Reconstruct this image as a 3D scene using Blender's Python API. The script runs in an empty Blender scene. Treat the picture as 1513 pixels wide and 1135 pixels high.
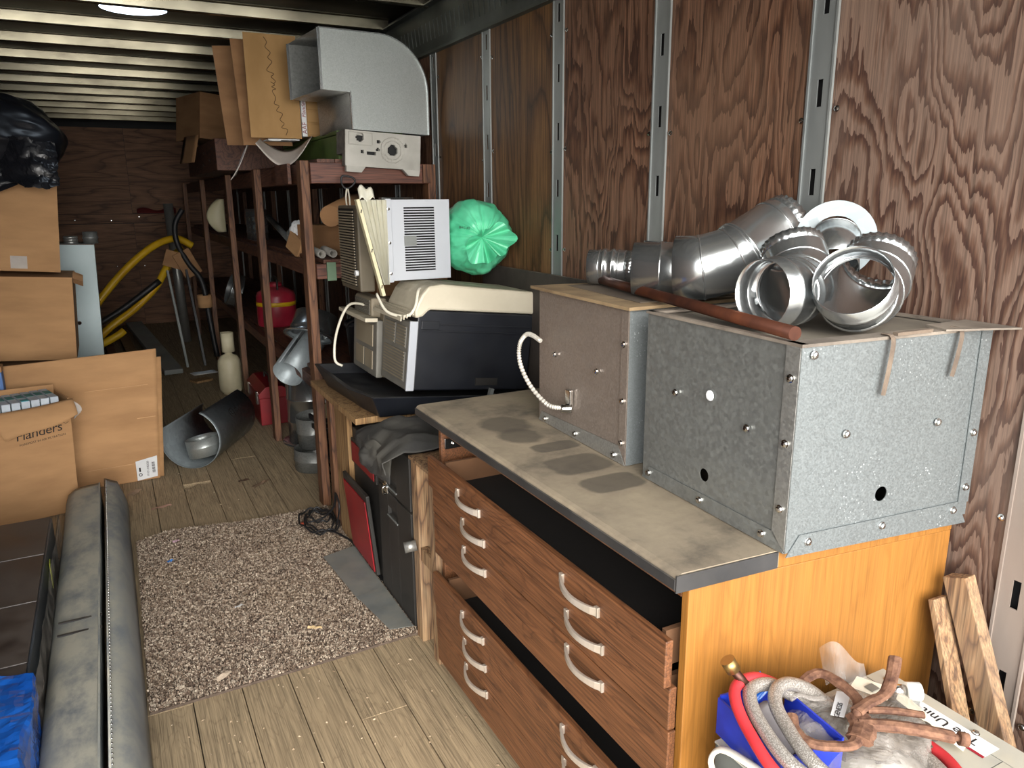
import bpy, bmesh, math, random
from mathutils import Vector, Matrix, Euler, noise

# ------------------------------------------------------------------ camera, sky, light, exposure
SC = bpy.context.scene
COL = SC.collection
R = math.radians
random.seed(7)

def make_camera():
    yaw, pitch, roll = R(27.701), R(-13.850), R(-0.377)
    fwd = Vector((math.sin(yaw) * math.cos(pitch), math.cos(yaw) * math.cos(pitch), math.sin(pitch)))
    right = Vector((math.cos(yaw), -math.sin(yaw), 0))
    up = right.cross(fwd)
    r2 = right * math.cos(roll) + up * math.sin(roll)
    u2 = up * math.cos(roll) - right * math.sin(roll)
    m = Matrix((r2, u2, -fwd)).transposed().to_4x4()
    m.translation = (0, 0, 1.6)
    cd = bpy.data.cameras.new('camera')
    cd.sensor_fit = 'HORIZONTAL'; cd.sensor_width = 36.0
    cd.lens = 1123.4 / 1513.0 * 36.0
    cd.clip_start = 0.02
    co = bpy.data.objects.new('camera', cd); COL.objects.link(co); co.matrix_world = m
    SC.camera = co
make_camera()

W = bpy.data.worlds.new('sky'); SC.world = W; W.use_nodes = True
bg = W.node_tree.nodes['Background']
bg.inputs[0].default_value = (0.95, 0.97, 1.0, 1); bg.inputs[1].default_value = 2.2

REAR = 0.2          # the open rear doors of the trailer, behind the camera
pl = bpy.data.lights.new('door_portal', 'AREA'); pl.shape = 'RECTANGLE'; pl.size = 2.44; pl.size_y = 2.5
pl.cycles.is_portal = True
po = bpy.data.objects.new('door_portal', pl); COL.objects.link(po)
po.location = (0.352, REAR, 1.25); po.rotation_euler = (R(90), 0, 0)      # looks along +Y, into the trailer

sd = bpy.data.lights.new('hazy_sun', 'SUN'); sd.energy = 4.6; sd.angle = R(60); sd.color = (1.0, 0.95, 0.88)
so = bpy.data.objects.new('hazy_sun', sd); COL.objects.link(so)
so.rotation_euler = Vector((0.36, 1.0, -0.25)).to_track_quat('-Z', 'Y').to_euler()

SC.view_settings.view_transform = 'Standard'; SC.view_settings.look = 'None'
SC.view_settings.gamma = 1.0; SC.view_settings.use_curve_mapping = False
SC.view_settings.exposure = 1.08
SC.cycles.max_bounces = 8; SC.cycles.diffuse_bounces = 5; SC.cycles.glossy_bounces = 4
SC.cycles.transparent_max_bounces = 12

# ------------------------------------------------------------------ materials
def lin(c):
    return tuple(((v / 255.0) / 12.92 if v / 255.0 <= 0.04045 else ((v / 255.0 + 0.055) / 1.055) ** 2.4) for v in c) + (1.0,)

def newmat(name):
    m = bpy.data.materials.new(name); m.use_nodes = True
    nt = m.node_tree; b = nt.nodes['Principled BSDF']
    return m, nt, b

def coords(nt, scale=(1, 1, 1), rnd=True):
    tc = nt.nodes.new('ShaderNodeTexCoord')
    mp = nt.nodes.new('ShaderNodeMapping'); mp.inputs['Scale'].default_value = scale
    nt.links.new(tc.outputs['Object'], mp.inputs['Vector'])
    if rnd:
        oi = nt.nodes.new('ShaderNodeObjectInfo')
        mu = nt.nodes.new('ShaderNodeMath'); mu.operation = 'MULTIPLY'; mu.inputs[1].default_value = 37.0
        nt.links.new(oi.outputs['Random'], mu.inputs[0])
        nt.links.new(mu.outputs[0], mp.inputs['Location'])
    return mp.outputs[0]

def noise_node(nt, vec, scale, detail=4, rough=.55, dist=0):
    n = nt.nodes.new('ShaderNodeTexNoise')
    n.inputs['Scale'].default_value = scale; n.inputs['Detail'].default_value = detail
    n.inputs['Roughness'].default_value = rough; n.inputs['Distortion'].default_value = dist
    nt.links.new(vec, n.inputs['Vector'])
    return n.outputs['Fac']

def ramp(nt, fac, stops):
    r = nt.nodes.new('ShaderNodeValToRGB')
    while len(r.color_ramp.elements) < len(stops): r.color_ramp.elements.new(0.5)
    for e, (p, c) in zip(r.color_ramp.elements, stops):
        e.position = p; e.color = c if len(c) == 4 else lin(c)
    nt.links.new(fac, r.inputs[0])
    return r.outputs[0]

def mixc(nt, fac, a, b, mode='MIX'):
    m = nt.nodes.new('ShaderNodeMix'); m.data_type = 'RGBA'; m.blend_type = mode
    for sock, v in ((m.inputs[0], fac), (m.inputs[6], a), (m.inputs[7], b)):
        if hasattr(v, 'is_linked') or hasattr(v, 'links'): nt.links.new(v, sock)
        else: sock.default_value = v
    return m.outputs[2]

def bump(nt, b, h, strength, dist=.002):
    n = nt.nodes.new('ShaderNodeBump'); n.inputs['Strength'].default_value = strength
    n.inputs['Distance'].default_value = dist
    nt.links.new(h, n.inputs['Height']); nt.links.new(n.outputs[0], b.inputs['Normal'])

def M(name, col, rough=.6, metal=0., col2=None, scale=5, stretch=(1, 1, 1), bmp=0., bscale=60, dust=0., dcol=(150, 140, 122), detail=5, coat=0.):
    """a plain procedural surface: two tones mottled by noise, fine relief, dust lying on upward faces"""
    m, nt, b = newmat(name)
    if col2 is None: col2 = tuple(int(v * .78) for v in col)
    v = coords(nt, stretch)
    f = noise_node(nt, v, scale, detail)
    c = ramp(nt, f, [(.32, col2), (.66, col)])
    rr = None
    if dust:
        g = nt.nodes.new('ShaderNodeNewGeometry'); s = nt.nodes.new('ShaderNodeSeparateXYZ')
        nt.links.new(g.outputs['Normal'], s.inputs[0])
        up = nt.nodes.new('ShaderNodeMapRange'); up.inputs[1].default_value = .2; up.inputs[2].default_value = .95
        up.inputs[3].default_value = dust * .12; up.inputs[4].default_value = dust
        nt.links.new(s.outputs[2], up.inputs[0])
        f2 = noise_node(nt, v, scale * 2.3, 6, .65)
        mm = nt.nodes.new('ShaderNodeMath'); mm.operation = 'MULTIPLY'; mm.use_clamp = True
        r2 = nt.nodes.new('ShaderNodeMapRange'); r2.inputs[1].default_value = .35; r2.inputs[2].default_value = .6
        nt.links.new(f2, r2.inputs[0]); nt.links.new(r2.outputs[0], mm.inputs[0]); nt.links.new(up.outputs[0], mm.inputs[1])
        c = mixc(nt, mm.outputs[0], c, lin(dcol))
        r3 = nt.nodes.new('ShaderNodeMapRange'); r3.inputs[3].default_value = rough; r3.inputs[4].default_value = .9
        nt.links.new(mm.outputs[0], r3.inputs[0]); nt.links.new(r3.outputs[0], b.inputs['Roughness'])
        r4 = nt.nodes.new('ShaderNodeMapRange'); r4.inputs[3].default_value = metal; r4.inputs[4].default_value = 0
        nt.links.new(mm.outputs[0], r4.inputs[0]); nt.links.new(r4.outputs[0], b.inputs['Metallic'])
    else:
        b.inputs['Roughness'].default_value = rough; b.inputs['Metallic'].default_value = metal
    nt.links.new(c, b.inputs['Base Color'])
    if coat: b.inputs['Coat Weight'].default_value = coat
    if bmp: bump(nt, b, noise_node(nt, v, bscale, 3), bmp)
    return m

def wood(name, dark, mid, light, axis='Z', lines=26, rough=.6, figure=1.0, gray=None, bmp=.25, stain=0., fine=.55, soft=0., k_=.16, jitter=.022, saw=False):
    """contour-line grain: rings of a stretched noise field; soft lowers the contrast of the rings"""
    m, nt, b = newmat(name)
    st = {'X': (k_, 1, 1), 'Y': (1, k_, 1), 'Z': (1, 1, k_)}[axis]
    v = coords(nt, st)
    field = noise_node(nt, v, 2.6 * figure, 2.5, .45, .3)
    jit = noise_node(nt, coords(nt, tuple(1 if q == 1 else (.14 if saw else .5) for q in st)), 60 if saw else 34, 3, .6)
    ja = nt.nodes.new('ShaderNodeMath'); ja.operation = 'MULTIPLY_ADD'; ja.inputs[1].default_value = jitter
    nt.links.new(jit, ja.inputs[0]); nt.links.new(field, ja.inputs[2])
    k = nt.nodes.new('ShaderNodeMath'); k.operation = 'MULTIPLY'; k.inputs[1].default_value = lines
    nt.links.new(ja.outputs[0], k.inputs[0])
    fr = nt.nodes.new('ShaderNodeMath'); fr.operation = 'FRACT'; nt.links.new(k.outputs[0], fr.inputs[0])
    st2 = tuple(60 if q == 1 else 1.2 for q in st)
    fn = noise_node(nt, coords(nt, st2), 4.0, 3, .6)
    def blend(c, to): return tuple(int(x + (y - x) * soft) for x, y in zip(c, to))
    base = ramp(nt, fr.outputs[0], [(0.0, blend(mid, mid)), (.40, blend(light, mid)), (.72, mid), (.90, blend(dark, mid)), (1.0, mid)])
    if saw: base = ramp(nt, fr.outputs[0], [(0.0, light), (.38, light), (.62, mid), (.84, dark), (.97, dark), (1.0, light)])
    f2 = ramp(nt, fn, [(.3, (int(255 * (1 - fine)),) * 3), (.7, (255, 255, 255))])
    c = mixc(nt, 1.0, base, f2, 'MULTIPLY')
    if gray:
        big = noise_node(nt, coords(nt, (1, 1, 1)), 2.2, 5, .6)
        c = mixc(nt, ramp(nt, big, [(.46, (0, 0, 0)), (.68, (170, 170, 170))]), c, lin(gray))
    if stain:
        s1 = noise_node(nt, coords(nt, (1, 1, .8)), 1.5, 4, .6)
        c = mixc(nt, ramp(nt, s1, [(.5, (0, 0, 0)), (.75, (int(255 * stain),) * 3)]), c, lin((38, 30, 26)))
    nt.links.new(c, b.inputs['Base Color'])
    b.inputs['Roughness'].default_value = rough
    bump(nt, b, fr.outputs[0], bmp, .0008)
    return m

def galv(name, col=(132, 138, 139), rough=.46, metal=.6, spangle=330, dirt=.3, dcol=(95, 88, 78), dark=.9, fleck=None):
    m, nt, b = newmat(name)
    v = coords(nt)
    vo = nt.nodes.new('ShaderNodeTexVoronoi'); vo.inputs['Scale'].default_value = spangle
    nt.links.new(v, vo.inputs['Vector'])
    sp = nt.nodes.new('ShaderNodeSeparateColor'); nt.links.new(vo.outputs['Color'], sp.inputs[0])
    c = ramp(nt, sp.outputs[0], [(0., tuple(int(x * dark) for x in col)), (1., col)])
    d = noise_node(nt, v, 5, 6, .65)
    c = mixc(nt, ramp(nt, d, [(.48, (0, 0, 0)), (.78, (int(255 * dirt),) * 3)]), c, lin(dcol))
    if fleck:
        fv = nt.nodes.new('ShaderNodeTexVoronoi'); fv.inputs['Scale'].default_value = 110; nt.links.new(v, fv.inputs['Vector'])
        dots = ramp(nt, fv.outputs['Distance'], [(.12, (255, 255, 255)), (.22, (0, 0, 0))])
        msk = ramp(nt, noise_node(nt, v, 6, 4, .6), [(.56, (0, 0, 0)), (.68, (255, 255, 255))])
        c = mixc(nt, mixc(nt, 1.0, dots, msk, 'MULTIPLY'), c, lin(fleck))
    nt.links.new(c, b.inputs['Base Color'])
    b.inputs['Metallic'].default_value = metal
    rr = nt.nodes.new('ShaderNodeMapRange'); vr = 1. if dirt > .1 else .2; rr.inputs[3].default_value = rough - .1 * vr; rr.inputs[4].default_value = rough + .16 * vr
    nt.links.new(sp.outputs[1], rr.inputs[0]); nt.links.new(rr.outputs[0], b.inputs['Roughness'])
    bump(nt, b, noise_node(nt, v, 7, 2), .12, .004) if dirt > .1 else None
    return m

MT = {}
MT['ply'] = wood('plywood_reddish', (74, 46, 32), (104, 70, 50), (126, 92, 71), 'Z', 16, .6, 2.1, gray=(112, 88, 70), stain=.5, fine=.4, k_=.22, jitter=.075, saw=True)
MT['ply_gold'] = wood('plywood_golden', (70, 46, 28), (116, 82, 52), (138, 102, 66), 'Z', 14, .55, 1.2, gray=(88, 68, 52), stain=.55, fine=.5)
MT['ply_near'] = wood('plywood_figured', (74, 47, 36), (101, 72, 56), (128, 103, 88), 'Z', 20, .65, 1.7, gray=(122, 104, 92), stain=.3, fine=.3, k_=.34, jitter=.075, saw=True)
MT['ply_dark'] = wood('plywood_dark', (76, 50, 36), (140, 98, 70), (162, 118, 88), 'X', 10, .65, 1.4, stain=.3, fine=.35, soft=.4)
MT['board'] = wood('floor_oak_dusty', (122, 104, 80), (184, 162, 128), (198, 176, 142), 'Y', 12, .9, 6, gray=(158, 138, 108), stain=.3, fine=.36, soft=.75)
MT['post'] = wood('shelf_pine_brown', (64, 40, 27), (124, 82, 56), (146, 102, 70), 'Z', 12, .65, 3.2, stain=.3, fine=.45, soft=.3)
MT['beam'] = wood('shelf_beam_red', (64, 38, 28), (112, 70, 52), (130, 86, 64), 'Y', 10, .6, 3.2, stain=.3, fine=.45, soft=.3)
MT['beamx'] = wood('shelf_beam_red_x', (64, 36, 28), (116, 68, 52), (134, 84, 64), 'X', 10, .55, 3.2, stain=.25, fine=.45, soft=.3)
MT['fir'] = wood('bench_fir', (112, 78, 46), (172, 134, 88), (192, 156, 108), 'Z', 9, .75, 3.5, gray=(150, 120, 86), fine=.4, soft=.3)
MT['fir_old'] = wood('weathered_fir', (88, 62, 46), (158, 120, 84), (186, 154, 116), 'Z', 10, .8, 4.5, gray=(140, 120, 100), fine=.5, soft=.2)
MT['front'] = wood('drawer_oak', (78, 48, 30), (124, 80, 50), (136, 90, 58), 'Y', 14, .5, 4, stain=.12, fine=.4, soft=.55, bmp=.1)
MT['endoak'] = wood('end_panel_oak', (132, 86, 32), (150, 100, 41), (155, 105, 46), 'Z', 14, .5, 2.6, bmp=.03, fine=.16, soft=.6)
MT['deskin'] = M('desk_interior', (120, 84, 56), .8)
MT['shadein'] = M('desk_interior_painted_shade', (34, 30, 28), .85)  # near-black tone paints in the shade inside the cabinet and drawers
MT['galv'] = galv('galvanised_light', fleck=(206, 212, 214))
MT['galvd'] = galv('galvanised_dull', (168, 168, 164), .38, .7, 200, .4, (78, 72, 64))
MT['galvb'] = galv('galvanised_brown_film', (158, 146, 136), .4, .6, 200, .25, (100, 90, 80), .9)
MT['galvdk'] = galv('galvanised_dark', (138, 141, 138), .42, .6, 120, .5, (60, 58, 54), .9)
MT['galvd2'] = galv('galvanised_slate', (150, 160, 164), .42, .35, 40, .3, (90, 88, 84), .92)
MT['spangle'] = galv('galvanised_spangle', (186, 192, 190), .42, .75, 260, .3, (120, 112, 96), .93)
MT['duct'] = galv('duct_bright', (188, 192, 193), .24, .92, 700, .06, (150, 140, 124), .96)
MT['chrome'] = M('chrome', (220, 220, 218), .16, 1., (180, 180, 178))
MT['steelstrip'] = M('wall_post_steel', (150, 154, 152), .45, .45, (118, 122, 122), 4, (1, 1, .3))
MT['steelnear'] = M('wall_post_steel_dusty', (150, 138, 128), .6, .2, (118, 106, 98), 4, (1, 1, .3))
MT['cove'] = M('cove_steel', (92, 98, 94), .5, .55, (60, 64, 60), 4)
MT['roof'] = M('roof_sheet', (112, 108, 98), .42, .7, (44, 42, 38), 3.2, (.4, 1, 1))
MT['bow'] = M('roof_bow', (150, 145, 126), .26, .92, (92, 88, 76), 5, (.5, 1, 1))
MT['black'] = M('black', (14, 14, 15), .7)
MT['card'] = M('cardboard', (186, 144, 100), .85, 0, (166, 126, 86), 3, (1, 1, 4), .12, 120)
MT['card2'] = M('cardboard_brown', (152, 114, 78), .85, 0, (128, 94, 62), 3, (1, 1, 3), .12, 120)
MT['cardk'] = M('cardboard_kraft', (172, 136, 88), .8, 0, (152, 118, 72), 3, (2, 1, 1), .08, 120)
MT['cardwhite'] = M('cardboard_liner_white', (196, 188, 180), .75, 0, (160, 150, 142), 4)
MT['paper'] = M('paper_white', (226, 228, 228), .7, 0, (206, 208, 210), 6)
MT['ink'] = M('print_ink', (30, 26, 24), .7)
MT['pen'] = M('marker_pen', (84, 58, 30), .7)
MT['inkred'] = M('print_red', (150, 20, 40), .6)
MT['teal'] = M('print_teal', (24, 164, 176), .5)
MT['filter'] = M('filter_frame_white', (204, 214, 222), .6, 0, (176, 186, 196), 9)
MT['filterteal'] = M('filter_media_teal', (96, 150, 144), .8, 0, (70, 122, 118), 9)
MT['blue'] = M('blue_film', (38, 110, 206), .22, 0, (20, 80, 170), 4, coat=.3)
MT['bluecard'] = M('blue_carton', (32, 58, 190), .45, 0, (18, 30, 110), 5)
MT['bluegrey'] = M('blue_carton_dusty', (92, 128, 186), .7, 0, (76, 108, 160), 4)
MT['blkmetal'] = M('black_glossy_panel', (62, 54, 50), .32, 0, (44, 38, 36), 3, (1, 1, 1), .03, 30, .35, (120, 112, 104))
MT['film'] = None
MT['vinyl'] = M('grey_vinyl_dusty', (148, 151, 146), .55, 0, (96, 105, 113), 3.4, (1.4, .8, 1), .06, 200, .95, (178, 174, 158))
MT['vinyl2'] = M('grey_vinyl_slate', (150, 155, 154), .5, 0, (98, 109, 120), 3.4, (1.4, .8, 1), .06, 200, .9, (176, 174, 160))
MT['counter'] = None
MT['edge'] = M('counter_edge', (52, 52, 53), .5, 0, (36, 36, 37), 8, (1, 1, 1), .1, 60, .3, (130, 122, 108))
MT['beige'] = M('appliance_beige', (206, 198, 178), .45, 0, (188, 180, 160), 3, (1, 1, 1), 0, 60, .75, (130, 122, 100))
MT['beiged'] = M('appliance_beige_dark', (140, 130, 110), .6, 0, (118, 108, 90), 4, (1, 1, 1), 0, 60, .3)
MT['grilleg'] = M('appliance_grille_grey', (120, 118, 110), .6, 0, (100, 98, 92), 6)
MT['white'] = M('appliance_white', (172, 176, 182), .4, 0, (164, 168, 175), 3)
MT['cream'] = M('cream_plastic', (206, 200, 168), .5, 0, (194, 186, 150), 5)
MT['accordion'] = M('accordion_plastic', (204, 203, 190), .5, 0, (192, 189, 170), 14, (6, 6, 1))
MT['blackpl'] = M('black_plastic', (24, 27, 34), .4, 0, (16, 18, 24), 5, (1, 1, 1), .05, 60, .15, (120, 120, 116))
MT['blackpaint'] = M('black_paint', (44, 42, 40), .5, 0, (32, 31, 30), 4, (1, 1, 1), .05, 60, .3, (110, 104, 94))
MT['red'] = M('red_paint', (150, 26, 34), .4, 0, (118, 18, 26), 4)
MT['redcan'] = M('red_can_paint', (176, 40, 62), .35, 0, (138, 24, 44), 6, (1, 1, 1), .05, 30, .3, (150, 120, 110))
MT['yellow'] = M('yellow_plastic', (226, 184, 30), .42, 0, (190, 146, 20), 4)
MT['propane'] = M('propane_cream', (214, 206, 176), .45, 0, (188, 178, 146), 5)
MT['green'] = M('green_paint', (84, 112, 44), .55, 0, (52, 76, 28), 5, (1, 1, 1), .05, 40, .3)
MT['foam'] = M('grey_cast_block', (188, 186, 178), .7, 0, (160, 158, 150), 6, (1, 1, 1), .1, 80)
MT['foamd'] = M('grey_cast_block_rough', (120, 114, 106), .9, 0, (84, 80, 74), 30, (1, 1, 1), .6, 60)
MT['greenbag'] = None
MT['tarp'] = M('dark_canvas', (74, 72, 66), .85, 0, (46, 46, 46), 5, (1, 1, 1), .25, 90)
MT['blackbag'] = M('black_plastic_bag', (28, 30, 36), .3, 0, (20, 21, 25), 5, (1, 1, 1), .1, 30)
MT['mat'] = M('mat_backing', (96, 82, 70), .95, 0, (70, 58, 50), 40)
MT['sheet'] = M('dull_zinc_sheet', (138, 142, 140), .55, .25, (112, 116, 114), 4, (1, 1, 1), 0, 60, .4, (150, 144, 130))
MT['copper'] = M('copper_tarnished', (112, 66, 46), .38, .7, (70, 44, 36), 8, (1, 1, 1))
MT['orange'] = M('copper_end_red', (206, 96, 70), .45, .2)
MT['rust'] = M('rust', (128, 92, 70), .85, .1, (74, 46, 34), 60, (1, 1, 1), .7, 140)
MT['brass'] = M('brass_fitting', (176, 146, 92), .35, .9)
MT['hose'] = M('red_rubber_hose', (196, 52, 56), .5, 0, (168, 36, 42), 8)
MT['unit'] = M('grey_enamel', (168, 166, 156), .5, 0, (146, 146, 138), 4, (1, 1, 1), 0, 60, .4, (184, 174, 150))
MT['cable'] = M('white_cable', (226, 222, 206), .5, 0, (206, 200, 182), 6)
MT['blackcable'] = M('black_cable', (30, 30, 32), .5)
MT['alu'] = M('aluminium_pull', (208, 198, 186), .38, .6, (180, 168, 152), 8)
MT['litter'] = M('litter_flakes', (190, 172, 144), .9, 0, (140, 116, 88), 60)
MT['tag'] = M('green_circuit', (120, 150, 120), .5)
MT['wallsheet'] = M('panel_pale_blue', (188, 204, 206), .5, 0, (170, 188, 190), 3, (1, 1, .6))
MT['glass'] = None

def special():
    # dusty worktop: dark laminate under pale dust, with wiped rings and patches
    m, nt, b = newmat('counter_dusty_laminate')
    v = coords(nt, (1, 1, 1), False)
    n1 = noise_node(nt, v, 3.5, 7, .65); n2 = noise_node(nt, v, 26, 5, .6)
    c = ramp(nt, n1, [(.32, (74, 68, 60)), (.48, (132, 120, 102)), (.7, (156, 143, 120))])
    c = mixc(nt, ramp(nt, n2, [(.5, (0, 0, 0)), (.72, (130, 130, 130))]), c, lin((104, 92, 74)))
    sep = nt.nodes.new('ShaderNodeSeparateXYZ'); nt.links.new(v, sep.inputs[0])
    def math_(op, a, bb=None):
        q = nt.nodes.new('ShaderNodeMath'); q.operation = op
        for i, s in enumerate((a, bb)):
            if s is None: continue
            if isinstance(s, (int, float)): q.inputs[i].default_value = s
            else: nt.links.new(s, q.inputs[i])
        return q.outputs[0]
    wob = math_('MULTIPLY', math_('SUBTRACT', n2, .5), .03)
    for (x, y, rx, ry) in ((.14, .98, .075, .085), (.13, .86, .062, .072), (.17, .73, .07, .035), (.15, .58, .085, .065), (.15, .43, .08, .05)):
        dx = math_('DIVIDE', math_('SUBTRACT', sep.outputs[0], x), rx)
        dy = math_('DIVIDE', math_('SUBTRACT', sep.outputs[1], y), ry)
        pw = 2 if y > .8 else 4
        d = math_('ADD', math_('POWER', math_('ABSOLUTE', dx), pw), math_('POWER', math_('ABSOLUTE', dy), pw))
        d = math_('ADD', d, math_('MULTIPLY', wob, 30))
        mr = nt.nodes.new('ShaderNodeMapRange'); mr.inputs[1].default_value = 1.25; mr.inputs[2].default_value = .7
        mr.inputs[3].default_value = 0; mr.inputs[4].default_value = .72
        nt.links.new(d, mr.inputs[0])
        c = mixc(nt, mr.outputs[0], c, lin((70, 64, 56)))
    nt.links.new(c, b.inputs['Base Color']); b.inputs['Roughness'].default_value = .8
    bump(nt, b, n2, .2, .002)
    MT['counter'] = m
    # thin clear film
    for nm, tint, tr, key in (('clear_poly_bag', (.42, .38, .34, 1), .66, 'film'), ('clear_glass', (.9, .92, .88, 1), .5, 'glass')):
        m, nt, b = newmat(nm)
        b.inputs['Base Color'].default_value = tint; b.inputs['Roughness'].default_value = .12
        t = nt.nodes.new('ShaderNodeBsdfTransparent'); mx = nt.nodes.new('ShaderNodeMixShader')
        v = coords(nt); f = noise_node(nt, v, 14, 5, .6)
        mr = nt.nodes.new('ShaderNodeMapRange'); mr.inputs[1].default_value = .35; mr.inputs[2].default_value = .7
        mr.inputs[3].default_value = tr + .2; mr.inputs[4].default_value = tr - .25
        nt.links.new(f, mr.inputs[0]); nt.links.new(mr.outputs[0], mx.inputs[0])
        out = nt.nodes['Material Output']
        nt.links.new(b.outputs[0], mx.inputs[1]); nt.links.new(t.outputs[0], mx.inputs[2]); nt.links.new(mx.outputs[0], out.inputs[0])
        MT[key] = m
    # green bag: slightly translucent film
    m, nt, b = newmat('green_bag_film')
    v = coords(nt); f = noise_node(nt, v, 6, 4)
    c = ramp(nt, f, [(.3, (58, 168, 122)), (.7, (104, 208, 164))])
    nt.links.new(c, b.inputs['Base Color']); b.inputs['Roughness'].default_value = .3
    b.inputs['Subsurface Weight'].default_value = .0
    MT['greenbag'] = m
    # braided steel hose
    m, nt, b = newmat('braided_steel')
    v = coords(nt, (1, 1, 1)); w1 = nt.nodes.new('ShaderNodeTexVoronoi'); w1.inputs['Scale'].default_value = 420
    nt.links.new(v, w1.inputs['Vector'])
    c = ramp(nt, w1.outputs['Distance'], [(0, (214, 208, 200)), (.6, (150, 144, 136))])
    nt.links.new(c, b.inputs['Base Color']); b.inputs['Metallic'].default_value = .5; b.inputs['Roughness'].default_value = .35
    bump(nt, b, w1.outputs['Distance'], .6, .001)
    MT['braid'] = m
    # mat pile, tuft by tuft
    m, nt, b = newmat('mat_pile')
    tc = nt.nodes.new('ShaderNodeTexCoord'); wn = nt.nodes.new('ShaderNodeTexVoronoi'); wn.inputs['Scale'].default_value = 130
    nt.links.new(tc.outputs['Object'], wn.inputs['Vector'])
    sp = nt.nodes.new('ShaderNodeSeparateColor'); nt.links.new(wn.outputs['Color'], sp.inputs[0])
    c = ramp(nt, sp.outputs[0], [(0, (82, 66, 56)), (.45, (142, 122, 104)), (1, (206, 192, 172))])
    big = noise_node(nt, tc.outputs['Object'], 3, 3)
    c = mixc(nt, ramp(nt, big, [(.45, (0, 0, 0)), (.7, (110, 110, 110))]), c, lin((156, 134, 102)))
    nt.links.new(c, b.inputs['Base Color']); b.inputs['Roughness'].default_value = .9
    MT['pile'] = m
    # the translucent roof skylight: daylight glows through it
    m, nt, b = newmat('skylight_panel')
    b.inputs['Base Color'].default_value = (.75, .85, .95, 1); b.inputs['Roughness'].default_value = .4
    b.inputs['Emission Color'].default_value = (.78, .89, 1, 1); b.inputs['Emission Strength'].default_value = 2.2
    MT['skylight'] = m
special()

# ------------------------------------------------------------------ geometry helpers
V = Vector

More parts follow.
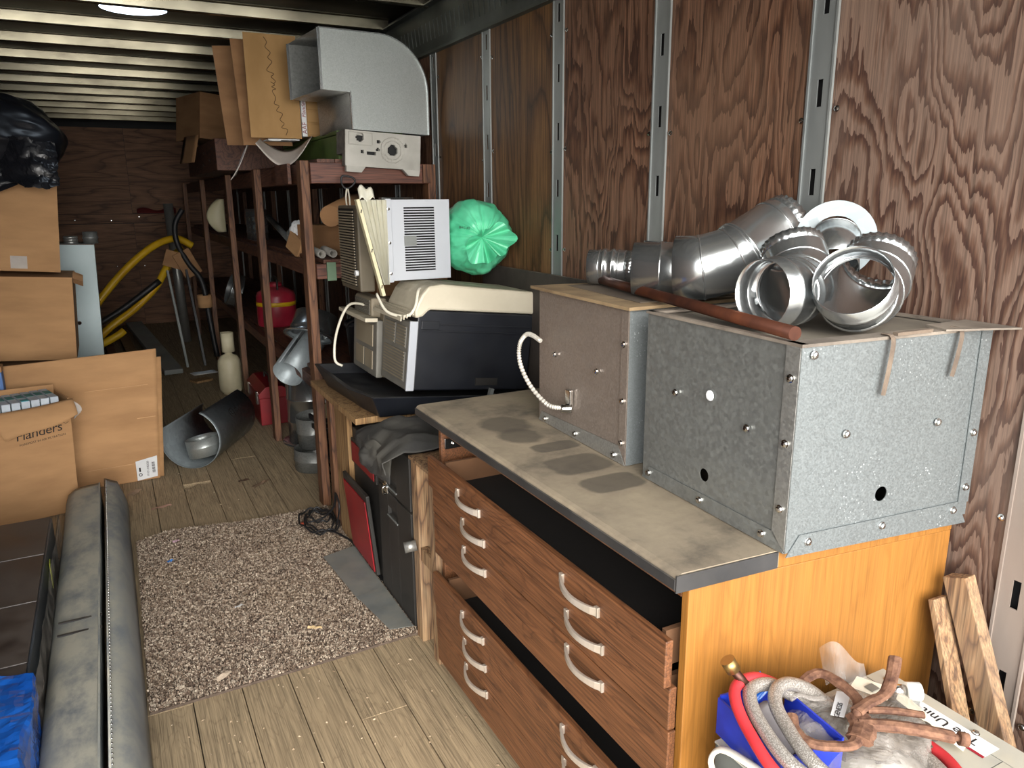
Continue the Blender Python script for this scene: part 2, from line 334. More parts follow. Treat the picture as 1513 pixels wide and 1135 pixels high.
class MB:
    def __init__(s): s.v = []; s.f = []; s.sm = []
    def add(s, vs, fs, smooth=False):
        o = len(s.v); s.v += [V(p) for p in vs]
        s.f += [tuple(i + o for i in f) for f in fs]; s.sm += [smooth] * len(fs)
        return s
    def box(s, x0, x1, y0, y1, z0, z1, m=None):
        vs = [V((x, y, z)) for x in (x0, x1) for y in (y0, y1) for z in (z0, z1)]
        if m is not None: vs = [m @ p for p in vs]
        return s.add(vs, [(0, 1, 3, 2), (4, 6, 7, 5), (0, 4, 5, 1), (2, 3, 7, 6), (0, 2, 6, 4), (1, 5, 7, 3)])
    def cbox(s, c, size, rot=(0, 0, 0)):
        m = Matrix.Translation(V(c)) @ Euler(tuple(R(a) for a in rot)).to_matrix().to_4x4()
        a, b, d = (q / 2 for q in size)
        return s.box(-a, a, -b, b, -d, d, m)
    def bar(s, p0, p1, w, h, up=(0, 0, 1)):
        """a rectangular bar between two points, w sideways and h along up"""
        p0, p1 = V(p0), V(p1); d = (p1 - p0); L = d.length; d.normalize()
        u = V(up); r = d.cross(u).normalized(); u = r.cross(d)
        m = Matrix((r, d, u)).transposed().to_4x4(); m.translation = p0
        return s.box(-w / 2, w / 2, 0, L, -h / 2, h / 2, m)
    def prism(s, poly, d0, d1, m=Matrix(), smooth=False):
        """poly of (a,b) in the local xz plane, extruded along local y from d0 to d1"""
        n = len(poly)
        vs = [m @ V((a, d0, b)) for a, b in poly] + [m @ V((a, d1, b)) for a, b in poly]
        fs = [tuple(range(n)), tuple(range(2 * n - 1, n - 1, -1))]
        s.add(vs, fs)
        o = len(s.v) - 2 * n
        for i in range(n):
            j = (i + 1) % n
            s.f.append((o + i, o + n + i, o + n + j, o + j)); s.sm.append(smooth)
        return s
    def rings(s, rings, closed_ends=(False, False), smooth=True, wrap=True):
        n = len(rings[0]); o = len(s.v)
        for r in rings: s.v += [V(p) for p in r]
        for k in range(len(rings) - 1):
            for i in range(n if wrap else n - 1):
                j = (i + 1) % n
                s.f.append((o + k * n + i, o + k * n + j, o + (k + 1) * n + j, o + (k + 1) * n + i)); s.sm.append(smooth)
        if closed_ends[0]: s.f.append(tuple(o + i for i in range(n))[::-1]); s.sm.append(False)
        if closed_ends[1]: s.f.append(tuple(o + (len(rings) - 1) * n + i for i in range(n))); s.sm.append(False)
        return s
    def tube(s, pts, r, n=10, caps=True, crimp=None, smooth=True, flat=1.0, up=None, a0=0., a1=None):
        """pts: list of centres; r: radius or list; crimp {index: (count, depth)}; a1 makes an open trough"""
        pts = [V(p) for p in pts]; k = len(pts)
        rad = r if isinstance(r, (list, tuple)) else [r] * k
        tang = []
        for i in range(k):
            d = pts[min(i + 1, k - 1)] - pts[max(i - 1, 0)]
            tang.append(d.normalized())
        u = V(up) if up else (V((0, 0, 1)) if abs(tang[0].z) < .9 else V((1, 0, 0)))
        rings = []
        for i in range(k):
            t = tang[i]; u = (u - t * u.dot(t)).normalized(); w = t.cross(u)
            ring = []
            for j in range(n if a1 is None else n + 1):
                a = a0 + (2 * math.pi if a1 is None else (a1 - a0)) * j / n
                rr = rad[i]
                if crimp and i in crimp: rr *= 1 + crimp[i][1] * math.cos(crimp[i][0] * a)
                ring.append(pts[i] + w * (rr * math.cos(a)) + u * (rr * math.sin(a) * flat))
            rings.append(ring)
        return s.rings(rings, (caps, caps), smooth, a1 is None)
    def lathe(s, prof, n=24, m=Matrix(), caps=(False, False), smooth=True):
        rings = [[m @ V((r * math.cos(2 * math.pi * i / n), r * math.sin(2 * math.pi * i / n), z)) for i in range(n)] for r, z in prof]
        return s.rings(rings, caps, smooth)
    def grid(s, fn, nu, nv, smooth=True):
        o = len(s.v)
        for i in range(nu + 1):
            for j in range(nv + 1): s.v.append(V(fn(i / nu, j / nv)))
        for i in range(nu):
            for j in range(nv):
                a = o + i * (nv + 1) + j
                s.f.append((a, a + nv + 1, a + nv + 2, a + 1)); s.sm.append(smooth)
        return s
    def build(s, name, mat, parent=None, bevel=0., solid=0., local=False, sub=0, recalc=True):
        me = bpy.data.meshes.new(name)
        vs = s.v
        if parent is not None and not local:
            inv = parent['_m'].inverted() if False else MATS[parent.name].inverted()
            vs = [inv @ p for p in vs]
        me.from_pydata([tuple(p) for p in vs], [], s.f)
        me.polygons.foreach_set('use_smooth', s.sm)
        if recalc:
            bm = bmesh.new(); bm.from_mesh(me); bmesh.ops.recalc_face_normals(bm, faces=bm.faces); bm.to_mesh(me); bm.free()
        me.materials.append(MT[mat] if isinstance(mat, str) else mat)
        o = bpy.data.objects.new(name, me); COL.objects.link(o)
        if parent is not None:
            o.parent = parent; MATS[o.name] = MATS[parent.name].copy()
        else: MATS[o.name] = Matrix()
        if bevel:
            b = o.modifiers.new('bevel', 'BEVEL'); b.width = bevel; b.segments = 2; b.limit_method = 'ANGLE'; b.angle_limit = R(35)
        if solid:
            b = o.modifiers.new('solid', 'SOLIDIFY'); b.thickness = solid; b.offset = 0
        if sub:
            b = o.modifiers.new('sub', 'SUBSURF'); b.levels = sub; b.render_levels = sub
        return o

MATS = {}

def tag(o, label=None, cat=None, group=None, kind=None):
    if label: o['label'] = label
    if cat: o['category'] = cat
    if group: o['group'] = group
    if kind: o['kind'] = kind
    return o

def thing(name, label, cat, loc=(0, 0, 0), rot=(0, 0, 0), group=None):
    o = bpy.data.objects.new(name, None); COL.objects.link(o); o.empty_display_size = .05
    e = Euler(tuple(R(a) for a in rot)); o.location = loc; o.rotation_euler = e
    MATS[o.name] = Matrix.Translation(V(loc)) @ e.to_matrix().to_4x4()
    return tag(o, label, cat, group)

def struct(name, parentless=True):
    o = bpy.data.objects.new(name, None); COL.objects.link(o); o['kind'] = 'structure'
    MATS[o.name] = Matrix(); return o

def inst(src, parent, mat, name=None):
    """a copy of a part that shares its mesh; mat is the local matrix under the parent"""
    c = src.copy(); COL.objects.link(c); c.parent = parent; c.matrix_local = mat
    if name: c.name = name
    MATS[c.name] = MATS[parent.name] @ mat if parent is not None else mat
    return c

def text(name, body, size, mat, parent, m, shear=0., space=1.):
    """flat lettering, m places the text plane (x along the line, y up) in world space"""
    cu = bpy.data.curves.new(name, 'FONT'); cu.body = body; cu.size = size; cu.shear = shear; cu.space_character = space
    cu.align_x = 'CENTER'; cu.align_y = 'CENTER'; cu.extrude = .0003; cu.resolution_u = 3
    tmp = bpy.data.objects.new('tmp_text', cu); COL.objects.link(tmp)
    me = bpy.data.meshes.new_from_object(tmp)
    bpy.data.objects.remove(tmp); bpy.data.curves.remove(cu)
    me.name = name; me.materials.clear(); me.materials.append(MT[mat])
    inv = MATS[parent.name].inverted()
    me.transform(inv @ m)
    o = bpy.data.objects.new(name, me); COL.objects.link(o); o.parent = parent
    MATS[o.name] = MATS[parent.name].copy()
    return o

def frame(origin, xaxis, yaxis):
    x = V(xaxis).normalized(); y = V(yaxis); y = (y - x * y.dot(x)).normalized(); z = x.cross(y)
    m = Matrix((x, y, z)).transposed().to_4x4(); m.translation = V(origin); return m

def smooth_path(pts, n=6):
    pts = [V(p) for p in pts]; out = []
    for i in range(len(pts) - 1):
        p0 = pts[max(i - 1, 0)]; p1 = pts[i]; p2 = pts[i + 1]; p3 = pts[min(i + 2, len(pts) - 1)]
        for k in range(n):
            t = k / n
            out.append(.5 * ((2 * p1) + (p2 - p0) * t + (2 * p0 - 5 * p1 + 4 * p2 - p3) * t * t + (3 * p1 - p0 - 3 * p2 + p3) * t ** 3))
    out.append(pts[-1]); return out

def screw_mesh():
    mb = MB(); mb.lathe([(.0085, 0), (.0085, .0015), (.006, .002), (.006, .006), (.003, .0075)], 8, caps=(False, True), smooth=False)
    me_o = mb.build('screw', 'chrome'); me = me_o.data
    bpy.data.objects.remove(me_o); return me
SCREW = screw_mesh()

def screw(parent, p, nrm, s=1.0):
    z = V(nrm).normalized(); x = V((0, 0, 1)).cross(z)
    if x.length < .1: x = V((1, 0, 0))
    x.normalize(); y = z.cross(x)
    m = Matrix((x * s, y * s, z * s)).transposed().to_4x4(); m.translation = V(p)
    o = bpy.data.objects.new('screw', SCREW); COL.objects.link(o); o.parent = parent
    o.matrix_local = MATS[parent.name].inverted() @ m
    return o

# ------------------------------------------------------------------ the trailer
XR, XL, YB, ZC = 1.574, -0.87, 11.05, 2.56
PITCH, P0 = .61, .77

# ground outside, 1.1 m below the trailer floor
g = MB(); g.grid(lambda a, b: ((a - .5) * 40, -20.2 + 20.2 * b, -1.1), 4, 4)
tag(g.build('ground', M('pale_gravel', (168, 162, 150), .95, 0, (140, 134, 124), 3)), 'pale gravel yard outside the open trailer', None, kind='structure')

# floor boards
floor = struct('floor')
sub = MB(); sub.box(XL - .05, XR + .05, REAR, YB + .05, -.12, -.034)
sub.build('floor_underlay', 'black', floor)
bw = .1535; x = .078 - bw * 7; k = 0
bounds = []
while x < XR:
    x1 = min(x + bw, XR); x0 = max(x, XL)
    if x1 - x0 > .02:
        y = REAR - random.uniform(0, 1.2); 
        while y < YB:
            L = random.uniform(2.2, 3.6); y1 = min(y + L, YB); y0 = max(y, REAR)
            if abs(x - .2315) < .01 and y1 > 4.5 and y0 < 4.4: y1 = 4.46; gap = .07
            else: gap = .002
            dz = random.uniform(-.0015, .0008)
            b = MB()
            if gap > .01:
                b.prism([(x0 + .0015, y0), (x1 - .0015, y0), (x1 - .0015, y1 + .03), (x0 + .11, y1 + .01), (x0 + .08, y1 + .045), (x0 + .03, y1 - .02), (x0 + .0015, y1)], 0, .034,
                        Matrix(((1, 0, 0, 0), (0, 0, 1, 0), (0, -1, 0, dz), (0, 0, 0, 1))))
            else:
                b.box(x0 + .0015, x1 - .0015, y0, y1, -.034 + dz, dz)
            b.build('floor_board', 'board', floor, bevel=.0012)
            y = y1 + gap
    x += bw

# right wall: plywood sheets between steel posts
wr = struct('wall_right')
bk = MB(); bk.box(XR + .014, XR + .05, REAR, YB + .05, -.1, 2.62); bk.build('outer_skin', 'black', wr)
def slotted(w, z0, z1, slots, sw, sh, t):
    """a plate in the yz plane with real slots, front face at local x=0, thickness t into +x"""
    mb = MB(); zs = [z0]
    mb.box(0, t, -w / 2, -sw / 2, z0, z1); mb.box(0, t, sw / 2, w / 2, z0, z1)
    last = z0
    for s in slots:
        mb.box(0, t, -sw / 2, sw / 2, last, s - sh / 2); last = s + sh / 2
    mb.box(0, t, -sw / 2, sw / 2, last, z1)
    mb.prism([(0, z0), (-.004, z0), (-.004, z1), (0, z1)], -w / 2, -w / 2 + .006); mb.prism([(0, z0), (-.004, z0), (-.004, z1), (0, z1)], w / 2 - .006, w / 2)
    return mb
slots = [1.63 + .208 * k for k in range(-7, 4)]
post0 = slotted(.076, 0, 2.33, slots, .016, .063, .003).build('wall_post', 'steelstrip', wr, local=True)
post0.matrix_local = Matrix.Translation((XR - .005, P0 + PITCH, 0))
for k in range(-4, 18):
    if k == 1: continue
    o = inst(post0, wr, Matrix.Translation((XR - .005, P0 + PITCH * k, 0)))
    if k == 0:
        o.data = o.data.copy(); o.data.materials[0] = MT['steelnear']
for k in range(-5, 17):
    y0 = max(P0 + PITCH * k + .03, REAR); y1 = P0 + PITCH * (k + 1) - .03
    if y1 <= y0: continue
    mt = 'ply_near' if k <= 0 else ('ply_gold' if k in (3, 4) else 'ply')
    pn = MB().box(XR, XR + .012, y0, min(y1, YB), .0, 2.335).build('plywood_panel', mt, wr)
    if -1 <= k <= 6:
        for z in (2.2, 1.78, 1.38, .96, .5):
            for yy in (y0 + .022, y1 - .022):
                screw(pn, (XR - .0005, yy, z + random.uniform(-.02, .02)), (-1, 0, 0), .9)

# slotted cove rail along the top of the right wall
t1 = MB()
def P(t): return (1.560 - .02 * t, 2.305 + .205 * t)     # x,z of the sloping face
def face_strip(ta, tb, y0, y1):
    (xa, za), (xb, zb) = P(ta), P(tb)
    t1.prism([(xa, za), (xb, zb), (xb + .006, zb), (xa + .006, za)], y0, y1)
face_strip(0, .27, REAR, YB); face_strip(.68, 1, REAR, YB)
yy = REAR
while yy < YB:
    face_strip(.27, .68, yy, yy + .039); yy += .0508
t1.prism([(1.545, 2.30), (1.575, 2.30), (1.575, 2.312), (1.545, 2.312)], REAR, YB)
t1.prism([(1.50, 2.503), (1.56, 2.503), (1.56, 2.509), (1.50, 2.509)], REAR, YB)
tag(t1.build('trim_1', 'cove'), kind='structure', label='slotted grey steel rail under the roof edge')

# left and end walls
wl = struct('wall_left')
MB().box(XL - .06, XL - .02, REAR, YB + .05, -.1, 2.62).build('outer_skin', 'black', wl)
for k in range(-4, 9):
    y0 = P0 + 1.22 * k + .005; y1 = y0 + 1.21
    if y1 < REAR: continue
    MB().box(XL - .02, XL, max(y0, REAR), min(y1, YB), 0, 2.5).build('plywood_panel', 'ply', wl)
wb = struct('wall_back')
MB().box(XL - .06, XR + .05, YB + .02, YB + .05, -.1, 2.62).build('outer_skin', 'black', wb)
for (z0, z1) in ((0, .70), (.80, 1.30), (1.42, 2.46)):
    for (xa, xb) in ((XL, .349), (.353, XR)):
        MB().box(xa, xb, YB, YB + .018, z0, z1 - .004).build('plywood_panel', 'ply_dark', wb)
for z in (1.36, .75):
    bt = MB().box(XL, XR, YB - .03, YB + .015, z - .055, z + .055).build('batten', 'ply_dark', wb, bevel=.002)
    for xx in (-.3, .1, .42, .7): screw(bt, (xx, YB - .03, z + random.uniform(-.02, .03)), (0, -1, 0), 1.2)

# roof: sheet and hat-section bows, with a round translucent skylight
ceil = struct('ceiling')
SKX, SKY, SKR = .27, 4.70, .16
rs = MB()
n = 32
ring = [(SKX + SKR * math.cos(2 * math.pi * i / n), SKY + SKR * math.sin(2 * math.pi * i / n)) for i in range(n)]
sq = []
for i in range(n):
    a = 2 * math.pi * i / n; c, s = math.cos(a), math.sin(a); q = .25 / max(abs(c), abs(s)); sq.append((SKX + q * c, SKY + q * s))
o0 = len(rs.v)
rs.v += [V((a, b, ZC)) for a, b in ring] + [V((a, b, ZC)) for a, b in sq]
for i in range(n):
    j = (i + 1) % n; rs.f.append((i, j, n + j, n + i)); rs.sm.append(False)
for (xa, xb, ya, yb) in ((XL, XR, REAR, SKY - .25), (XL, XR, SKY + .25, YB + .04), (XL, SKX - .25, SKY - .25, SKY + .25), (SKX + .25, XR, SKY - .25, SKY + .25)):
    rs.add([(xa, ya, ZC), (xb, ya, ZC), (xb, yb, ZC), (xa, yb, ZC)], [(0, 1, 2, 3)])
rs.build('roof_sheet', 'roof', ceil, recalc=False)
MB().box(XL - .06, XR + .05, REAR, YB + .05, ZC + .12, ZC + .14).build('roof_skin', 'black', ceil)
bow = MB().prism([(-.055, 2.558), (-.055, 2.552), (-.030, 2.550), (-.022, 2.504), (-.014, 2.500), (.014, 2.500), (.022, 2.504), (.030, 2.550), (.055, 2.552), (.055, 2.558)], 0, 2.40,
                 Matrix(((0, 1, 0, 0), (1, 0, 0, 0), (0, 0, 1, 0), (0, 0, 0, 1)))).build('roof_bow', 'bow', ceil, local=True)
bow.matrix_local = Matrix.Translation((XL, 5.0, 0))
for k in range(-10, 10):
    if k: inst(bow, ceil, Matrix.Translation((XL, 5.0 + .61 * k, 0)))
sk = thing('skylight', 'round translucent skylight glowing in the dark corrugated roof', 'skylight', (SKX, SKY, ZC))
dome = [(.002, .05), (.05, .048), (.052, .042), (.095, .036), (.097, .03), (.135, .02), (.158, .004), (.162, -.002)]
MB().lathe([(r, z) for r, z in dome], 32, caps=(False, False)).build('lens', 'skylight', sk, local=True)
MB().lathe([(.160, -.004), (.176, -.004), (.176, .006), (.160, .006)], 32).build('rim', 'cove', sk, local=True)

# ------------------------------------------------------------------ drawer cabinet and worktop
DX, DY0, DY1 = .87, .978, 2.195
cab = thing('drawer_cabinet', 'long wooden drawer cabinet with orange oak end panel and missing drawers', 'cabinet', (DX, DY0, 0))
MB().prism([(DX + .012, DY0), (1.545, .905), (1.545, .925), (DX + .012, DY0 + .02)], 0, .895, Matrix(((1, 0, 0, 0), (0, 0, 1, 0), (0, 1, 0, 0), (0, 0, 0, 1)))).build('end_panel', 'endoak', cab, bevel=.002)
MB().prism([(1.085, .957), (1.545, .905), (1.545, .925), (1.085, .975)], .8955, .930, Matrix(((1, 0, 0, 0), (0, 0, 1, 0), (0, 1, 0, 0), (0, 0, 0, 1)))).build('end_panel_lip', 'endoak', cab)
MB().box(DX + .012, 1.545, DY1 - .02, DY1, 0, .895).build('end_panel', 'front', cab, bevel=.002)
MB().box(1.535, 1.548, .93, DY1 - .021, .03, .895).build('back_panel', 'shadein', cab)
MB().box(DX + .03, 1.53, 1.0, DY1 - .022, .03, .045).build('bottom_panel', 'shadein', cab)
MB().box(DX + .012, DX + .03, DY0 + .022, DY1 - .022, .865, .894).build('top_rail', 'front', cab, bevel=.001)
for (z, zz) in ((.81, .845), (.405, .44)):
    r = MB().box(DX + .02, 1.5, DY1 - .034, DY1 - .021, z, zz).build('drawer_slide', 'chrome', cab, bevel=.001)
    for i in range(3): screw(r, (DX + .05 + i * .035, DY1 - .034, (z + zz) / 2), (0, -1, 0), .9)
    r = MB().box(DX + .03, 1.5, .999, 1.012, z, zz).build('drawer_slide', 'chrome', cab)
fronts = [(.692, .795, .018), (.595, .690, .004), (.450, .593, .002), (.270, .385, .012), (.178, .268, .006), (.052, .176, .003)]
def pull_mesh():
    mb = MB(); prof = []
    for i in range(13):
        t = i / 12; a = math.pi * t
        prof.append((-.026 * math.sin(a) ** .75 - .002, -.075 + .15 * t, .012 * (t - .5)))
    rings = []
    for i, (px, py, pz) in enumerate(prof):
        w = .010 - .003 * math.sin(math.pi * i / 12); h = .004
        rings.append([V((px - h, py, pz - w)), V((px - h, py, pz + w)), V((px + h, py, pz + w)), V((px + h, py, pz - w))])
    mb.rings(rings, (True, True), False); mb.cbox((-.003, -.072, -.006), (.008, .014, .024)); mb.cbox((-.003, .072, .006), (.008, .014, .024))
    return mb
pull_src = None
for i, (z0, z1, out) in enumerate(fronts):
    dr = MB().box(DX - out - .016, DX - out + .002, DY0 + .004, DY1 - .012, z0, z1 - .003).build('drawer_front', 'front', cab, bevel=.0022)
    zc = (.747, .652, .560, .345, .252, .162)[i]
    for yc in (1.866, 1.277):
        m = MATS[cab.name].inverted() @ Matrix.Translation((DX - out - .016, yc, zc))
        if pull_src is None:
            pull_src = pull_mesh().build('pull_handle', 'alu', dr, local=True, bevel=.0015); pull_src.matrix_local = m
        else: inst(pull_src, dr, m)
    bx = MB(); zb = z0 + .01; zt = z1 - .015
    bx.box(DX + .004, 1.45, DY0 + .05, DY0 + .062, zb, zt); bx.box(DX + .004, 1.45, DY1 - .075, DY1 - .063, zb, zt)
    bx.box(1.45, 1.462, DY0 + .05, DY1 - .063, zb, zt); bx.build('drawer_box', 'deskin', dr)
    MB().box(DX + .004, 1.449, DY0 + .063, DY1 - .076, zb, zb + .006).build('drawer_bottom', 'shadein', dr)

ct = thing('worktop', 'dusty grey laminate worktop with rounded front on the wooden drawer cabinet', 'worktop', (DX - .01, DY0, .896))
prof = [(-.012, .0), (-.016, .006), (-.016, .024), (-.010, .033), (.0, .036), (.225, .036), (.225, .0)]
top = MB(); nn = len(prof)
def cy(xx): return -.004 - .10 * max(0, xx) * .75 if xx < .3 else -.02
vs = [(a, cy(a), b) for a, b in prof] + [(a, 1.318, b) for a, b in prof]
fs = [tuple(range(nn)), tuple(range(2 * nn - 1, nn - 1, -1))] + [(i, nn + i, nn + (i + 1) % nn, (i + 1) % nn) for i in range(nn)]
top.add(vs, fs); top.box(.2251, .69, .006, 1.318, 0, .036); top.build('laminate_slab', 'counter', ct, local=True)
edge = MB(); edge.prism([(-.0165, .004), (-.0185, .006), (-.0185, .026), (-.0165, .028)], -.004, 1.318)
edge.build('front_edge', 'edge', ct, local=True)
ee = MB(); ee.add([(-.0165, -.008, .0), (.22, -.024, .0), (.22, -.024, .034), (-.0165, -.008, .034), (-.0165, -.0045, .0), (.22, -.0205, .0), (.22, -.0205, .034), (-.0165, -.0045, .034)],
                  [(0, 1, 2, 3), (4, 7, 6, 5), (0, 4, 5, 1), (3, 2, 6, 7), (0, 3, 7, 4), (1, 5, 6, 2)])
ee.build('end_edge', 'edge', ct, local=True)

# ------------------------------------------------------------------ sheet-metal boxes on the worktop
Z0 = .934
pb = thing('plenum_box', 'large galvanised sheet-metal box with bolts and open rim on the worktop', 'metal box', (1.08, .935, Z0))
A, Bc, Cc, D = V((1.078, .938, 0)), V((1.560, .890, 0)), V((1.560, 1.385, 0)), V((1.098, 1.405, 0))
ZT = 1.335
def wallq(p, q, t=.002, z0=Z0, z1=ZT, holes=()):
    d = (q - p).normalized(); nrm = V((d.y, -d.x, 0))
    m = frame(p, d, (0, 0, 1)); L = (q - p).length
    return d, nrm, m, L
def panel_with_holes(p, q, z0, z1, holes):
    """flat panel from p to q with round holes (u,z,r): built as a ring of quads around each hole"""
    d, nrm, m, L = wallq(p, q)
    mb = MB()
    hs = sorted(holes); cuts = [0]
    for (u, z, r) in hs: cuts += [u - .05, u + .05]
    cuts.append(L)
    P3 = lambda u, z: V((p.x, p.y, 0)) + d * u + V((0, 0, z))
    for i in range(0, len(cuts) - 1, 2):
        a, b = cuts[i], cuts[i + 1]
        if b - a > 1e-4: mb.add([P3(a, z0), P3(b, z0), P3(b, z1), P3(a, z1)], [(0, 1, 2, 3)])
    for (u, z, r) in hs:
        a, b = u - .05, u + .05
        for (za, zb) in ((z0, z - .05), (z + .05, z1)): mb.add([P3(a, za), P3(b, za), P3(b, zb), P3(a, zb)], [(0, 1, 2, 3)])
        k = 24; vs = []
        for i in range(k):
            an = 2 * math.pi * i / k; c, s = math.cos(an), math.sin(an); qd = .05 / max(abs(c), abs(s))
            vs.append(P3(u + r * c, z + r * s)); vs.append(P3(u + qd * c, z + qd * s))
        mb.add(vs, [(2 * i, 2 * i + 1, 2 * ((i + 1) % k) + 1, 2 * ((i + 1) % k)) for i in range(k)])
    return mb
lf = panel_with_holes(D, A, Z0, ZT, [(.225, 1.012, .0145)]).build('side_panel', 'galvdk', pb, solid=.0015)
ff = panel_with_holes(A, Bc, Z0, ZT, [(.232, 1.02, .0155)]).build('front_panel', 'galv', pb, solid=.0015)
panel_with_holes(Bc, Cc, Z0, ZT, []).build('side_panel', 'galvd', pb, solid=.0015)
panel_with_holes(Cc, D, Z0, ZT, []).build('back_panel', 'galvd', pb, solid=.0015)
fl = MB(); n1 = V((-1, -.04, 0)).normalized(); n2 = V((-.1, -1, 0)).normalized()
# corner flanges and bottom flanges, lapped over the panels
for (p, q, nn_, par, mt) in ((A, D, n1, lf, 'galvdk'), (A, Bc, n2, ff, 'galv')):
    d = (q - p).normalized(); L = (q - p).length
    b = MB(); z = V((0, 0, 1))
    dz_ = -.018 if par is ff else 0
    pts = [p + nn_ * .003 + z * (Z0 + dz_ * .4), p + d * L + nn_ * .003 + z * (Z0 + dz_), p + d * (L - .03) + nn_ * .003 + z * (Z0 + .034), p + d * .03 + nn_ * .003 + z * (Z0 + .034)]
    b.add(pts, [(0, 1, 2, 3)]); b.build('bottom_flange', mt, par, solid=.0015)
b = MB(); b.add([A + n1 * .003 + V((0, 0, Z0 + .005)), A + n1 * .003 + V((0, 0, ZT)), A + (D - A).normalized() * .034 + n1 * .003 + V((0, 0, ZT)), A + (D - A).normalized() * .034 + n1 * .003 + V((0, 0, Z0 + .03))], [(0, 1, 2, 3)])
b.build('corner_flange', 'galvd', lf, solid=.0015)
b = MB(); dB = (A - Bc).normalized(); b.add([Bc + n2 * .003 + V((0, 0, Z0 + .03)), Bc + n2 * .003 + V((0, 0, ZT)), Bc + dB * .03 + n2 * .003 + V((0, 0, ZT)), Bc + dB * .03 + n2 * .003 + V((0, 0, Z0 + .03))], [(0, 1, 2, 3)])
b.build('corner_flange', 'galv', ff, solid=.0015)
dA = (D - A).normalized(); dF = (Bc - A).normalized()
for (u, z) in ((.018, 1.02), (.018, 1.15), (.018, 1.275), (.06, Z0 + .018), (.25, Z0 + .018), (.44, Z0 + .018), (.12, 1.152), (.35, 1.172)):
    q = A + dA * u + n1 * .004; screw(lf, (q.x, q.y, z), n1)
for (u, z) in ((.05, Z0 + .018), (.24, Z0 + .018), (.44, Z0 + .018), (.12, 1.16), (.36, 1.155), (.025, 1.32), (.468, 1.0), (.468, 1.12)):
    q = A + dF * u + n2 * .004; screw(ff, (q.x, q.y, z), n2)
q = A + dA * .235 + n1 * .003; pg = MB(); pg.lathe([(.0115, 0), (.0115, .002), (.009, .003)], 16, frame((q.x, q.y, 1.192), (0, 1, 0), (0, 0, 1)) @ Matrix.Rotation(math.pi, 4, 'X'), caps=(True, True)); pg.build('hole_plug', 'paper', lf)
# dusty lid set inside a folded rim, with torn gasket strips
MB().add([(p.x, p.y, ZT - .004) for p in (A, Bc, Cc, D)], [(0, 1, 2, 3)]).build('lid', M('dusty_lid', (120, 112, 98), .9, 0, (84, 78, 70), 6), pb, solid=.003)
rim = MB()
for (p, q, w) in ((A, Bc, .035), (Cc, D, .02), (D, A, .012), (Bc, Cc, .01)):
    d = (q - p).normalized(); nr = V((d.y, -d.x, 0))
    rim.add([p - d * .004 + nr * .004 + V((0, 0, ZT)), q + d * .004 + nr * .004 + V((0, 0, ZT)), q + d * .004 - nr * w + V((0, 0, ZT)), p - d * .004 - nr * w + V((0, 0, ZT)),
             p - d * .004 + nr * .004 + V((0, 0, ZT + .006)), q + d * .004 + nr * .004 + V((0, 0, ZT + .006)), q + d * .004 - nr * w + V((0, 0, ZT + .006)), p - d * .004 - nr * w + V((0, 0, ZT + .006))],
            [(0, 3, 2, 1), (4, 5, 6, 7), (0, 1, 5, 4), (1, 2, 6, 5), (2, 3, 7, 6), (3, 0, 4, 7)])
rim.prism([(1.42, .895), (1.565, .835), (1.568, .95), (1.44, .95)], ZT + .0062, ZT + .010, Matrix(((1, 0, 0, 0), (0, 0, 1, 0), (0, 1, 0, 0), (0, 0, 0, 1))))
rim.build('rim', M('rim_dusty', (140, 130, 118), .7, .2, (92, 84, 76), 9), pb)
gask = M('gasket_foam', (112, 98, 84), .9, 0, (86, 74, 64), 20)
for (u, dz, lx) in ((.205, .105, -.012), (.385, .085, -.014)):
    q = A + dF * u + n2 * .008
    pts = smooth_path([(q.x, q.y + .02, ZT + .009), (q.x, q.y - .003, ZT + .004), (q.x + lx * .4, q.y - .006, ZT - dz * .4), (q.x + lx, q.y - .004, ZT - dz)], 5)
    MB().tube(pts, .006, 6, flat=.4, smooth=False).build('torn_gasket', gask, pb)
q = A + dF * .22 + n2 * .002
MB().bar((q.x, q.y, ZT + .009), (q.x + .09, q.y - .009, ZT + .010), .012, .006).build('torn_gasket', gask, pb)

sb = thing('duct_cap_box', 'tall brown-grey sheet-metal box with armoured cable and bolts beside the large metal box', 'metal box', (1.1, 1.49, Z0))
A, Bc, Cc, D = V((1.102, 1.482, 0)), V((1.50, 1.478, 0)), V((1.52, 1.94, 0)), V((1.122, 1.955, 0))
lf = panel_with_holes(D, A, Z0, ZT, []).build('side_panel', 'galvb', sb, solid=.0015)
ff = panel_with_holes(A, Bc, Z0, ZT, []).build('front_panel', 'galv', sb, solid=.0015)
panel_with_holes(Bc, Cc, Z0, ZT, []).build('side_panel', 'galvd', sb, solid=.0015)
panel_with_holes(Cc, D, Z0, ZT, []).build('back_panel', 'galvd', sb, solid=.0015)
n1 = V((-1, .042, 0)).normalized(); dA = (D - A).normalized(); z = V((0, 0, 1)); L = (D - A).length
MB().add([A + n1 * .003 + z * Z0, D + n1 * .003 + z * Z0, D - dA * .02 + n1 * .003 + z * (Z0 + .03), A + dA * .03 + n1 * .003 + z * (Z0 + .045)], [(0, 1, 2, 3)]).build('bottom_flange', 'galvd', lf, solid=.0015)
MB().add([A + n1 * .003 + z * (Z0 + .01), A + n1 * .003 + z * ZT, A + dA * .03 + n1 * .003 + z * ZT, A + dA * .03 + n1 * .003 + z * (Z0 + .045)], [(0, 1, 2, 3)]).build('corner_flange', 'galvb', lf, solid=.0015)
for (u, zz) in ((.017, 1.245), (.017, 1.1), (.017, .99), (.05, Z0 + .015), (.25, Z0 + .015), (.43, Z0 + .012), (.14, 1.152), (.37, 1.155)):
    q = A + dA * u + n1 * .004; screw(lf, (q.x, q.y, zz), n1)
q = A + dA * .275 + n1 * .004
